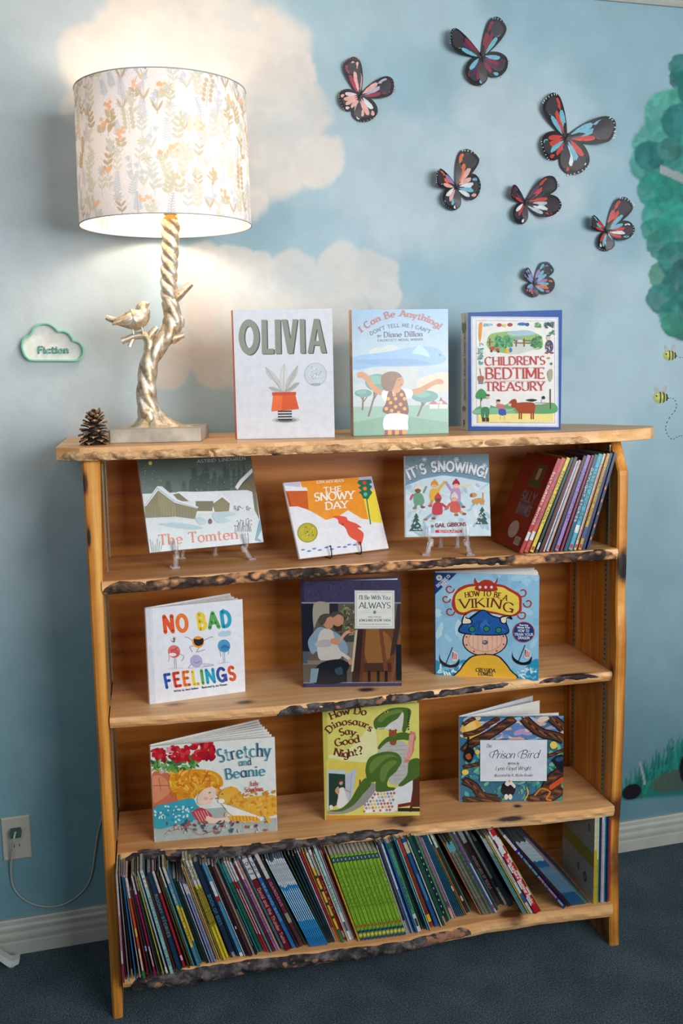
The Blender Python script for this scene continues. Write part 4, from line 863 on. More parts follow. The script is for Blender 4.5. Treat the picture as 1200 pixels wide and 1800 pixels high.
# --- pale blue book, child with open arms
def a_any(A):
    for i in range(12):
        t=i/11; A.full((int(128+46*t),int(166+26*t),int(194+6*t)),0,0,1,1-i*.035) if i else A.full((128,168,198))
    A.full((190,198,200),0,.0,1,.42); A.blob((226,200,176),[(1000,440),(1080,400),(1170,390),(1175,470),(1080,480)]); A.full((140,180,158),0,0,1,.235); A.poly((120,164,140),[(680,640),(900,600),(1180,640),(1180,712),(680,712)])
    for cx,cy,r_ in ((820,320,60),(880,310,62),(950,345,50),(860,370,60),(990,360,40),(780,360,40),(970,420,46)): A.circ((190,196,192),cx,cy,r_)
    A.blob((128,172,206),[(690,310),(850,285),(1000,258),(1100,262),(1150,300),(1156,330),(1100,350),(960,358),(800,360),(692,374)],4); A.blob((112,156,198),[(700,330),(860,318),(990,320),(1080,345),(960,352),(800,350)],4); A.blob((168,200,220),[(1010,262),(1030,250),(1060,278),(1080,312),(1040,300),(990,290)]); A.circ((88,126,176),1128,300,7)
    for tx,ty,rx,ry,bx,by in ((742,492,44,20,738,578),(815,438,64,44,768,610),(1052,508,68,30,1016,608)):
        A.line((112,84,66),[(bx,by),(tx,ty+12)],9); A.line((112,84,66),[(tx-20,ty+6),((tx+bx)/2+4,(ty+by)/2)],5); A.line((112,84,66),[(tx+26,ty+8),((tx+bx)/2+4,(ty+by)/2)],5); A.circ((92,148,140),tx,ty,rx,ry); A.circ((116,168,152),tx-rx*.2,ty-ry*.3,rx*.6,ry*.5)
    for hx in (1100,1148): A.rect((222,214,204),hx-24,545,hx+18,570); A.poly((176,96,84),[(hx-30,548),(hx-4,528),(hx+22,548)])
    A.rect((214,206,198),1128,530,1140,560); A.poly((150,80,76),[(1124,532),(1134,510),(1144,532)])
    sk_=(198,136,84); A.blob(sk_,[(712,392),(734,384),(768,402),(800,450),(846,486),(832,502),(790,480),(744,420),(716,414)]); A.blob(sk_,[(1144,430),(1120,420),(1080,436),(1030,462),(978,478),(984,500),(1040,488),(1100,452),(1140,446)])
    A.blob((226,226,228),[(842,480),(880,472),(930,470),(986,476),(988,508),(960,520),(870,540),(836,512)]); A.blob((120,56,34),[(866,490),(884,474),(896,508),(912,470),(944,478),(960,520),(968,596),(900,604),(840,584),(856,540)])
    for px,py in ((858,570),(880,540),(905,520),(930,548),(885,580),(920,590),(950,570),(950,520),(868,520),(905,560),(935,500),(898,500)): A.circ((226,160,64),px,py,9)
    A.blob((204,142,88),[(880,470),(900,440),(930,460),(925,485),(900,492)]); A.blob((196,134,80),[(850,420),(880,392),(920,396),(944,420),(942,448),(920,468),(880,474),(850,456)]); A.blob((128,84,48),[(832,440),(836,404),(868,384),(912,386),(936,408),(912,420),(900,452),(886,478),(850,478)]); A.line((80,50,34),[(918,424),(930,426)],3); A.line((140,60,40),[(930,450),(942,448)],4)
    A.blob((222,224,232),[(858,600),(960,600),(966,640),(958,682),(850,678)]); A.rect((206,150,70),850,676,960,704)
    for k in range(3): A.rect((140,56,44),850+k*36,678,866+k*36,702)
    A.text((158,52,54),'I Can Be Anything!',[(734,186),(800,140),(870,114),(930,106),(1010,118),(1080,142),(1124,172)],32,9)
    A.text((58,74,92),"DON'T TELL ME I CAN'T",[(780,200),(850,170),(930,158),(1010,168),(1076,192)],17,3.4,style='round',gap=.16)
    A.text((52,62,78),'BY',[(814,210),(834,209)],10,2.4,style='round'); A.text((44,54,70),'Diane Dillon',[(846,210),(1040,206)],26,5.4); A.text((80,94,110),'CALDECOTT MEDAL WINNER',[(814,231),(1042,226)],10,2,style='round',gap=.2)
r_o,sp=display_book('pale blue picture book with a child spreading arms wide, between the white and blue-edged ones',.5992,.055,1.3133,-.0312,0,0,.2225,.2823,.016,.50,[(623,768),(790,763),(789,544),(619,545)],C4,(170,196,206),(206,168,134),(170,196,206),a_any)
spinetext(r_o,sp,'I CAN BE ANYTHING',0,.05,.24,.016,.50,(150,60,50),.005)
# --- blue-edged treasury
def a_tre(A):
    A.full((44,84,160)); A.full((34,70,146),0,0,.022,1); A.rect((206,210,222),126,342,564,890); A.rect((232,232,232),134,350,556,882); A.rect((236,234,228),150,362,545,872)
    for a,b,c,d in ((150,362,545,363.5),(150,870,545,872),(150,362,151.5,872),(543.5,362,545,872)): A.rect((120,130,160),a,b,c,d)
    A.blob((150,186,110),[(204,470),(224,430),(300,416),(400,412),(470,432),(486,470),(476,500),(420,508),(330,524),(240,516),(210,496)]); A.blob((168,196,210),[(310,420),(400,408),(450,424),(400,436),(330,436)])
    A.blob((206,212,200),[(330,470),(420,474),(470,492),(430,508),(350,530),(300,520)])
    A.daubs([(60,140,90),(84,160,100),(40,116,80),(104,176,120)],70,(248,440,336,492),9,2,ry=.7); A.daubs([(70,130,84),(96,150,96),(50,108,76)],46,(428,442,478,492),8,3,ry=.7)
    for yy in (458,472): A.line((130,84,60),[(340,yy),(424,yy+2)],5,False)
    for xx in (352,392,220): A.line((130,84,60),[(xx,450),(xx,490)],6,False)
    A.line((150,80,60),[(206,470),(236,468)],5,False); A.circ((196,70,50),232,500,14,9); A.circ((200,60,40),258,506,10,7); A.circ((60,60,70),228,514,6); A.circ((60,60,70),262,516,6); A.circ((226,180,60),306,512,11,14); A.circ((70,120,180),324,508,8,12); A.circ((140,160,176),360,452,18,9); A.circ((222,218,210),372,462,14,6)
    A.blob((236,150,50),[(168,380),(182,374),(180,420),(172,470),(164,440)]); A.daubs([(110,160,150),(80,140,130),(140,180,170)],34,(162,476,184,580),8,5); A.daubs([(150,200,214),(120,180,200)],8,(192,378,232,390),8,7); A.circ((190,50,40),268,384,12,9); A.circ((226,200,80),294,386,10,8); A.circ((176,60,60),322,382,13,9); A.circ((50,110,180),382,378,22,8); A.circ((40,90,160),408,380,10,9); A.daubs([(120,170,90),(90,140,80)],14,(448,372,478,392),7,8); A.daubs([(70,86,100),(96,110,120),(54,66,84)],18,(496,368,540,392),9,9); A.daubs([(110,150,120),(80,120,90)],8,(520,408,540,428),8,12)
    A.circ((230,190,150),514,446,10,12); A.circ((60,110,170),514,434,10,4); A.circ((70,60,120),518,488,20,32); A.daubs([(226,196,70),(200,70,60),(230,230,230),(60,130,90)],20,(502,464,534,512),5,10); A.circ((170,70,60),506,520,9,5); A.circ((170,70,60),532,520,9,5)
    A.circ((190,150,60),514,546,8,5); A.circ((120,110,100),528,574,6,7); A.blob((176,170,140),[(508,620),(530,600),(534,640),(520,664)],5); A.line((150,60,50),[(170,600),(176,640)],3); A.blob((176,110,70),[(160,640),(188,640),(186,664),(164,664)]); A.rect((130,130,140),164,660,186,678)
    A.full((236,222,140),.107,.068,.918,.155); A.blob((70,150,90),[(150,730),(172,702),(196,716),(206,740),(186,752),(154,750)],5); A.line((90,70,50),[(176,746),(176,800)],6)
    A.blob((96,164,110),[(150,800),(200,780),(260,792),(340,770),(450,780),(540,770),(543,820),(340,824),(150,830)]); A.blob((128,186,150),[(150,806),(250,796),(330,806),(330,824),(150,826)])
    A.blob((226,226,230),[(176,762),(206,754),(220,774),(214,800),(180,800)]); A.circ((226,180,150),208,744,9,10); A.circ((90,70,60),208,734,12,5); A.blob((70,130,90),[(176,798),(214,798),(210,848),(196,848),(194,816),(188,848),(176,848)]); A.rect((70,50,44),178,846,196,866); A.rect((70,50,44),198,846,214,866)
    A.circ((226,180,150),262,768,9,10); A.circ((60,44,40),262,760,10,6); A.blob((200,120,120),[(254,780),(288,780),(292,806),(264,806)]); A.blob((60,90,170),[(264,804),(294,804),(298,832),(266,832)]); A.line((226,186,156),[(272,832),(270,858)],7,False); A.line((226,186,156),[(290,832),(292,858)],7,False)
    A.blob((168,72,34),[(340,776),(380,768),(430,768),(446,780),(444,810),(436,820),(372,822),(348,800)]); A.blob((160,66,30),[(312,778),(330,756),(350,754),(354,784),(340,796),(324,788)]); A.circ((226,180,160),318,780,9,7)
    for xx in (366,376,426,436): A.line((150,60,28),[(xx,812),(xx,852)],7,False)
    A.line((226,200,150),[(300,812),(340,800)],3,False)
    for k in range(4): A.rect((150,140,120),448,768+k*10,518,771+k*10)
    A.rect((90,60,40),520,700,525,800); A.blob((40,44,50),[(400,756),(430,750),(456,756),(430,764)]); A.circ((30,40,50),488,744,8,9); A.circ((226,226,226),488,760,10,9)
    rd=(206,62,58); A.text(rd,"CHILDREN'S",[(196,586),(498,578)],42,6.4,gap=.06); A.text(rd,'BEDTIME',[(198,653),(497,648)],54,8,gap=.06); A.text(rd,'TREASURY',[(196,713),(495,708)],44,6.6,gap=.06)
    A.rect((190,170,160),196,593,498,595); A.rect((190,170,160),196,660,498,662)
r_o,sp=display_book('thick blue-edged treasury book with red title and cow picture, last on the top board',.8947,.125,1.3133,-.34,0,0,.2175,.2785,.040,.90,[(818,759),(981,756),(984,547),(819,553)],C5,(44,84,160),(214,212,206),(44,84,160),a_tre,leaves=3)
spinetext(r_o,sp,"CHILDREN'S BEDTIME TREASURY",0,.07,.235,.040,.90,(120,110,120),.0085)
M_=Matrix.Rotation(.45,4,'Z')
for z,hh,ww,c_ in ((.245,.022,.012,(90,130,90)),(.262,.012,.007,(200,206,210)),(.052,.009,.010,(150,110,70))):
    mb=MB(); mb.face([tuple(M_@Vector((-.0017-(.0001 if ww<.008 else 0),.020+ww*math.cos(t),z+hh*.7*math.sin(t)))) for t in np.linspace(0,2*PI,14,False)][::-1],c_); mb.build('spine_picture',GLO,sp)
mb=MB()
for pl_,ci,l_ in text_polys('p',[(0,0),(.008,0)],.016,.003,'serif'):
    for f in pl_: mb.face([tuple(M_@Vector((-.0017,.0235-p[0],.014+p[1]*-1))) for p in f],(40,40,50))
mb.build('spine_letter',GLO,sp)
# --- winter farm book on a clear easel
def a_tom(A):
    for i in range(10): A.full((74+5*i,90+5*i,84+5*i),0,0,1,1-.045*i)
    A.full((96,112,106),0,.62,1,.8) ; A.full((206,214,216),0,0,1,.56)
    r_=random.Random(2)
    for i in range(26):
        x0=570+r_.uniform(0,400); hh=r_.uniform(55,130); yb=345-(x0-570)*.03
        A.poly((64,80,74) if i%2 else (88,104,98),[(x0-14,yb),(x0,yb-hh),(x0+14,yb)])
        for k in range(4): A.poly((70,86,80),[(x0-20+k*3,yb-hh*.15-k*hh*.2),(x0,yb-hh*.4-k*hh*.2),(x0+20-k*3,yb-hh*.15-k*hh*.2)])
    A.poly((214,220,222),[(455,350),(560,345),(700,340),(1000,330),(1020,420),(455,470)])
    A.circ((236,214,86),503,202,9); wd_=(128,120,84)
    A.poly(wd_,[(800,398),(848,362),(884,390),(880,432),(812,436)]); A.poly((112,106,76),[(720,380),(806,382),(800,432),(722,432)]); A.poly((220,226,228),[(606,352),(640,338),(790,340),(830,350),(806,384),(700,384),(660,372)]); A.line((222,228,230),[(806,390),(848,360),(886,392)],8,False)
    A.poly((120,112,78),[(612,352),(640,346),(690,386),(640,384)])
    A.poly(wd_,[(474,412),(536,322),(620,384),(732,414),(716,470),(626,458),(476,466)]); A.poly((140,132,96),[(536,322),(620,386),(626,458),(560,452),(540,400)])
    for xx in range(490,720,14): A.line((104,98,70),[(xx,420),(xx,462)],1.6,False)
    A.poly((220,226,230),[(470,402),(536,312),(560,314),(632,376),(734,412),(728,420),(620,392),(540,332),(480,410)]); A.line((156,182,194),[(474,408),(537,322),(622,386),(730,418)],4,False)
    A.poly((110,102,76),[(918,330),(990,262),(1002,260),(1024,470),(1000,420),(990,340),(940,322)]); A.poly((222,226,228),[(908,318),(930,284),(988,228),(992,246),(944,296),(920,330)])
    A.blob((168,192,200),[(540,494),(640,488),(744,506),(750,516),(700,520),(600,508)]); A.blob((174,196,204),[(718,462),(760,466),(770,490),(740,498)]); A.blob((176,198,206),[(808,440),(880,434),(914,448),(860,462),(890,478),(840,490),(806,470)])
    A.circ((120,70,60),790,482,10,12); A.circ((60,60,60),790,474,6); A.daubs([(150,160,158),(120,130,128)],20,(900,408,980,426),7,4)
    for k in range(12): x0=910+k*7; A.line((140,150,146),[(x0,530),(x0+r_.uniform(-12,12),465+r_.uniform(0,40))],2.2,False); A.circ((110,120,120),x0+r_.uniform(-8,8),466+r_.uniform(0,40),3)
    for k in range(6): A.line((150,160,158),[(510+k*8,630),(500+k*12,566+k%3*12)],2.2,False)
    A.poly((110,160,186),[(1004,570),(1026,470),(1036,540),(1030,578)]); A.poly((206,216,222),[(1016,560),(1034,520),(1042,578)])
    for k in range(30): A.circ((206,212,212),r_.uniform(460,980),r_.uniform(190,330),1.5)
    A.text((190,196,194),'ASTRID LINDGREN',[(728,202),(958,188)],15,3.4,gap=.14)
    A.text((228,122,84),'The Tomten',[(546,597),(924,564)],50,6.6,gap=.10)
def easel(label,x,y,z,yaw,mat,lean,w,lift,sp_,fy):
    root=thing('book_easel',label,'easel',(0,0,0),0,'book easels on the upper shelf'); lookinto(root,x,y,z,yaw)
    for sx in (-1,1):
        mb=MB(); xx=w/2+sx*sp_/2; s_=math.sin(lean); c_=math.cos(lean)
        # hooked lip in front of the cover, curved front leg, long back rest following the cover
        lip=[(-.011,lift+.026),(-.0135,lift+.012),(-.012,lift-.002),(-.004,lift-.0085),(.010,lift-.0105),(.026,lift-.009)]
        mb.tube([(xx+sx*.004,p[0],p[1]) for p in cr(lip,5,False)],.0042,8)
        leg=[(.004,lift-.008),(-.004,lift-.020),(-.006,lift*.45),(-.013,.007),(-.020,.0032)]
        mb.tube([(xx+sx*.010*(i/4),p[0],p[1]) for i,p in enumerate(leg)],[.0075,.0085,.0052,.0070,.0045],10); mb.box(xx+sx*.011-.009,xx+sx*.011+.009,-.028,-.008,0,.005)
        mb.tube([(xx,.012,lift-.006),(xx,.018+.06*s_,lift+.06*c_),(xx,.018+.115*s_,lift+.115*c_)],.0028,8)
        mb.build('front_frame',mat,root)
        mb=MB(); mb.tube([(xx*.5+w*.25,.018+.10*s_,lift+.10*c_),(xx*.5+w*.25,.075,lift*.9),(xx*.5+w*.25,.088,.004)],.0052,8); mb.box(xx*.5+w*.25-.006,xx*.5+w*.25+.006,.080,.096,0,.0035); mb.build('back_leg',mat,root)
    mb=MB(); mb.tube([(w/2-sp_/2,.018+.09*s_,lift+.09*c_),(w/2+sp_/2,.018+.09*s_,lift+.09*c_)],.0028,8); mb.build('cross_bar',mat,root); return root
m,nt,N,L,bs=newmat('clear_plastic'); bs.inputs['Base Color'].default_value=(.93,.93,.96,1); bs.inputs['Transmission Weight'].default_value=.8; bs.inputs['Roughness'].default_value=.10; bs.inputs['IOR'].default_value=1.4; CLEAR=m
ZS=lambda x:1.0215+.004*(x-T)
display_book('snowy grey-green book with farm barns and moon, on the clear easel at left',.1322,.1058,1.0222+.0382,.2768,.3275,-.0077,.2789,.2205,.009,0,[(263,972),(463,952),(440,797),(242,806)],C6,(150,164,158),(150,160,156),(150,164,158),a_tom,leaves=2)
easel('clear plastic easel holding the snowy barn book',.1322,.1058,1.0222,.2768,CLEAR,.3275,.290,.0382,.165,0)
def a_day(A):
    A.full((226,226,230)); A.poly((234,148,44),[(190,196),(484,180),(540,394),(500,388),(430,346),(380,380),(320,396),(260,360),(232,346)]); A.poly((236,212,64),[(484,184),(552,176),(606,410),(560,408),(534,392)]); A.poly((190,184,214),[(480,180),(550,175),(566,240),(520,240),(512,224)])
    A.poly((196,190,216),[(112,212),(190,196),(194,234),(120,230)]); A.poly((200,92,36),[(118,250),(226,246),(234,346),(180,328),(138,330)]); A.poly((228,228,232),[(114,226),(224,234),(230,250),(120,252)]); A.line((150,66,30),[(130,262),(146,326)],5,False)
    A.poly((36,110,84),[(484,194),(544,190),(550,206),(536,214),(552,226),(540,240),(554,256),(540,274),(532,290),(506,286),(496,264),(482,258),(498,246),(480,232),(494,222),(476,208)])
    for k,c in enumerate(((214,74,50),(226,130,50),(96,190,150))): A.circ(c,512+k*3,207+k*29,10)
    A.line((44,120,92),[(524,286),(546,418)],6,False)
    # plain red mitten as the picture's figure
    A.blob((222,84,62),[(352,380),(380,374),(420,380),(432,398),(470,412),(500,434),(480,436),(510,462),(506,500),(498,520),(486,524),(478,504),(464,496),(436,476),(420,440),(404,424),(384,412),(378,392)],4); A.circ((160,60,50),404,418,7,6)
    A.circ((150,140,30),228,460,51,50,n=28); A.circ((184,172,44),228,460,46,45,n=28); r_=random.Random(3)
    for i in range(40):
        a=r_.uniform(0,6.28); d=r_.uniform(0,36); x0,y0=228+d*math.cos(a),460+d*math.sin(a); A.line((120,112,20) if i%2 else (214,204,90),[(x0,y0),(x0+r_.uniform(-10,10),y0+r_.uniform(-10,10))],3,False)
    for i,(x0,y0) in enumerate(((206,546),(236,553),(262,541),(290,548),(322,535),(350,544),(386,533),(416,533),(438,521),(466,522))): A.circ((128,166,204),x0,y0,11,5,-8); A.circ((84,120,170),x0-2,y0+1,7,2.5,-8)
    A.text((250,230,206),'EZRA JACK KEATS',[(274,213),(408,203)],12,2.6,gap=.1); wh=(242,236,226); A.text(wh,'THE',[(308,257),(398,249)],24,6.2,gap=.14); A.text(wh,'SNOWY',[(262,302),(462,288)],40,8.6,gap=.06); A.text(wh,'DAY',[(318,344),(430,334)],36,8.2,gap=.06)
display_book('orange and white snow-scene book with traffic light, leaning on a black wire easel',.4724,.0788,ZS(.47)+.0092,.3574,.408,-.0111,.2473,.1855,.008,0,[(527,987),(684,969),(652,841),(499,854)],C7,(226,226,230),(226,226,230),(226,226,230),a_day,leaves=2)
BLK=plain('black_wire',(20,20,22),.4,.3)
ez=thing('book_easel','small black wire easel with two hooks under the orange snow book','easel',(0,0,0),0,'book easels on the upper shelf'); lookinto(ez,.4724,.0788,ZS(.47),.3574)
s_,c_=math.sin(.408),math.cos(.408)
for xx in (.080,.163):
    mb=MB(); mb.tube([(xx,-.0035,.030),(xx,-.0062,.027),(xx,-.009,.016),(xx,-.0085,.0045),(xx,-.002,.0015),(xx,.05,.0015),(xx,.085,.0015)],.0014,8); mb.tube([(xx,-.0035,.029),(xx,-.0025,.0315)],.0026,8); mb.build('front_hook',BLK,ez)
    mb=MB(); mb.tube([(xx,.030,.0015),(xx,.030+.12*s_,.012+.12*c_)],.0017,8); mb.tube([(xx,.030+.12*s_,.012+.12*c_),(xx,.11,.0018)],.0017,8); mb.build('back_rest',BLK,ez)
mb=MB(); mb.tube([(.080,.085,.0018),(.163,.085,.0018)],.0017,8); mb.tube([(.080,.030+.12*s_,.012+.12*c_),(.163,.030+.12*s_,.012+.12*c_)],.0017,8); mb.build('cross_bar',BLK,ez)
def a_snow(A):
    A.full((124,150,164)); A.poly((206,222,230),[(718,206),(800,170),(900,150),(1000,160),(1140,186),(1152,460),(720,460)]); A.line((96,160,200),[(718,200),(800,168),(900,148),(1000,156),(1138,184)],6)
    A.daubs([(186,208,220),(222,232,238),(168,196,212)],46,(724,200,1146,448),22,4,ry=.4)
    A.daubs([(150,172,184),(110,136,150)],22,(716,60,1130,140),16,8,ry=.3)
    for fx,fy_ in ((808,74),(968,70),(1110,98)):
        for k in range(4): a=k*PI/4; A.line((226,232,236),[(fx-14*math.cos(a),fy_-14*math.sin(a)),(fx+14*math.cos(a),fy_+14*math.sin(a))],2.6,False)
    def kid(hx,hy,hat,face,coat,leg,bx,by,lx,ly):
        A.line(leg,[(bx-8,by+20),(lx-16,ly)],13,False); A.line(leg,[(bx+8,by+20),(lx+18,ly-4)],13,False); A.circ((170,110,80),lx-18,ly+3,11,6); A.circ((150,70,60),lx+22,ly-2,11,6); A.blob(coat,[(hx-16,hy+16),(hx+16,hy+16),(bx+26,by+10),(bx+20,by+34),(bx-20,by+34),(bx-26,by+8)]); A.circ(face,hx,hy,15); A.blob(hat,[(hx-18,hy-2),(hx-14,hy-20),(hx,hy-28),(hx+14,hy-20),(hx+18,hy-2),(hx,hy-8)]); A.circ(hat,hx,hy-28,6); A.line((60,40,40),[(hx-5,hy-1),(hx-4,hy+1)],3,False); A.line((60,40,40),[(hx+5,hy-1),(hx+4,hy+1)],3,False)
    kid(778,226,(226,220,206),(130,90,66),(110,160,130),(90,150,150),784,262,782,312); A.line((190,90,100),[(756,246),(742,272)],10,False); A.line((110,160,130),[(806,240),(820,206)],9,False)
    kid(860,205,(226,150,50),(236,190,160),(230,180,60),(226,130,90),862,240,858,300); A.line((230,180,60),[(880,226),(912,180)],12,False); kid(968,200,(180,40,60),(236,190,160),(186,150,190),(110,170,190),966,246,985,310); A.line((186,150,190),[(946,226),(914,182)],12,False); A.line((224,220,160),[(984,214),(1046,196)],9,False)
    kid(878,272,(206,70,80),(120,80,60),(200,60,70),(140,170,190),876,312,836,368); A.line((200,60,70),[(896,292),(930,318)],11,False); kid(960,266,(216,214,216),(226,180,150),(214,96,84),(206,160,110),966,300,990,346); A.line((214,96,84),[(940,290),(916,322)],11,False)
    A.blob((206,150,90),[(1052,272),(1088,262),(1112,270),(1110,288),(1058,288)]); A.circ((206,150,90),1058,248,17,12); A.circ((150,96,60),1046,250,6,10); A.line((206,150,90),[(1108,268),(1106,234)],6,False)
    for xx in (1062,1078,1100,1110): A.line((206,150,90),[(xx,284),(xx-2,298)],6,False)
    for tx,ty in ((772,392),(1104,360)):
        for k in range(4): A.poly((50,92,82),[(tx-34+k*7,ty+36-k*22),(tx,ty-12-k*14),(tx+34-k*7,ty+36-k*22)])
        A.daubs([(226,232,236),(200,214,222)],9,(tx-20,ty-30,tx+20,ty+30),7,int(tx))
    for k,c in ((1,(70,104,130)),(0,(224,232,238))): A.text(c,"IT'S SNOWING!",[(736+k*3,174+k*3),(800,146+k*3),(870,132+k*3),(960,130+k*3),(1040,138+k*3),(1118,160+k*3)],46,11,style='round',gap=.12)
    A.text((150,50,60),'BY',[(848,410),(860,409)],9,2.4,style='round'); A.text((150,50,60),'GAIL GIBBONS',[(868,410),(1022,404)],18,3.4,style='round'); A.rect((200,44,50),868,424,1002,438); A.text((240,230,230),'SCHOLASTIC',[(886,436),(996,434)],9,2,style='round')
display_book('blue-grey snow picture book with children playing, on the small clear easel',.7336,.1091,1.0243+.0405,-.3182,.3532,.02,.2009,.2003,.004,.02,[(713,940),(863,939),(856,793),(710,801)],C7,(206,222,230),(200,214,222),(206,222,230),a_snow,leaves=2,hard=False)
easel('clear plastic easel holding the blue-grey children in snow book',.7336,.1091,1.0245,-.3182,CLEAR,.3532,.202,.0415,.082,0)
# --- white book of coloured ball faces
def a_feel(A):
    A.full((228,230,236)); A.full((214,216,224),0,0,.05,1); A.line((196,198,206),[(384,208),(388,712)],2,False)
    cl=[(228,94,44),(232,112,44),(0,0,0),(238,208,62),(96,170,84),(30,166,196)]
    A.text((0,0,0),'NO',[(448,334),(572,326)],82,21,style='round',gap=.28,cols=[(226,88,42),(234,118,44)]); A.text((0,0,0),'BAD',[(630,318),(800,300)],76,20,style='round',gap=.28,cols=[(236,206,60),(90,166,84),(30,160,192)])
    A.text((0,0,0),'FEELINGS',[(448,628),(540,614),(640,604),(740,592),(818,582)],68,16,style='round',gap=.24,cols=[(52,92,176),(214,64,44),(234,118,44),(236,206,60),(90,166,84),(30,160,192),(52,80,160),(226,88,42)])
    A.line((90,100,110),[(464,488),(470,470),(468,450)],2.4); A.line((90,100,110),[(526,450),(548,462),(534,486)],2.4); A.line((110,100,100),[(496,470),(496,526)],2.4,False); A.line((110,100,100),[(504,470),(506,526)],2.4,False); A.line((150,160,170),[(466,528),(540,522)],1.6,False)
    A.circ((224,116,112),496,436,33,34); A.circ((206,90,90),500,444,24,20); A.circ((236,230,230),488,452,20,9); A.line((120,40,40),[(478,430),(500,424),(516,412)],3); A.daubs([(60,60,64),(100,100,106)],14,(482,364,504,384),8,3,ry=.25)
    A.line((70,70,80),[(596,378),(570,362),(554,360)],2.4); A.line((70,70,80),[(654,378),(690,360),(704,360)],2.4); A.line((70,70,80),[(600,406),(580,412),(592,438)],2.4); A.line((70,70,80),[(628,416),(616,438),(660,424)],2.4)
    A.circ((234,150,54),625,385,31,31); A.blob((40,30,34),[(602,370),(628,372),(652,366),(648,396),(624,406),(606,396)])
    A.circ((176,206,222),762,342,24,15); A.circ((176,206,222),784,338,14,14); A.circ((176,206,222),744,346,14,11); A.circ((74,150,196),760,406,33,34); A.circ((60,130,180),764,414,22,18); A.line((24,60,100),[(744,418),(762,408),(784,416)],3); A.line((110,140,160),[(754,440),(754,496)],2.2,False); A.line((110,140,160),[(762,440),(762,494)],2.2,False); A.line((150,160,170),[(726,498),(786,490)],1.8,False); A.line((90,130,150),[(738,430),(742,462)],2.4,False); A.line((90,130,150),[(784,430),(780,452)],2.4,False)
    A.line((110,110,140),[(640,500),(704,504)],2.4,False); A.line((110,110,140),[(650,512),(706,510)],2.4,False); A.line((110,110,140),[(590,494),(568,524)],2.4,False); A.circ((182,170,210),612,486,33,33); A.line((110,90,140),[(600,488),(614,496),(634,484)],3); A.line((150,160,170),[(570,524),(704,510)],1.6,False)
    A.text((40,50,80),'Written by Jenni Nakkun',[(490,650),(620,632)],9,2.2,style='round',gap=.1); A.text((40,50,80),'Illustrated by Jon Klossen',[(638,630),(772,612)],9,2.2,style='round',gap=.1)
display_book('white picture book with rainbow lettering NO BAD FEELINGS',.1165,.095,.7075,.15,0,0,.2265,.2265,.010,.30,[(260,1239),(429,1216),(427,1054),(257,1070)],N1,(228,230,236),(222,224,230),(228,230,236),a_feel)
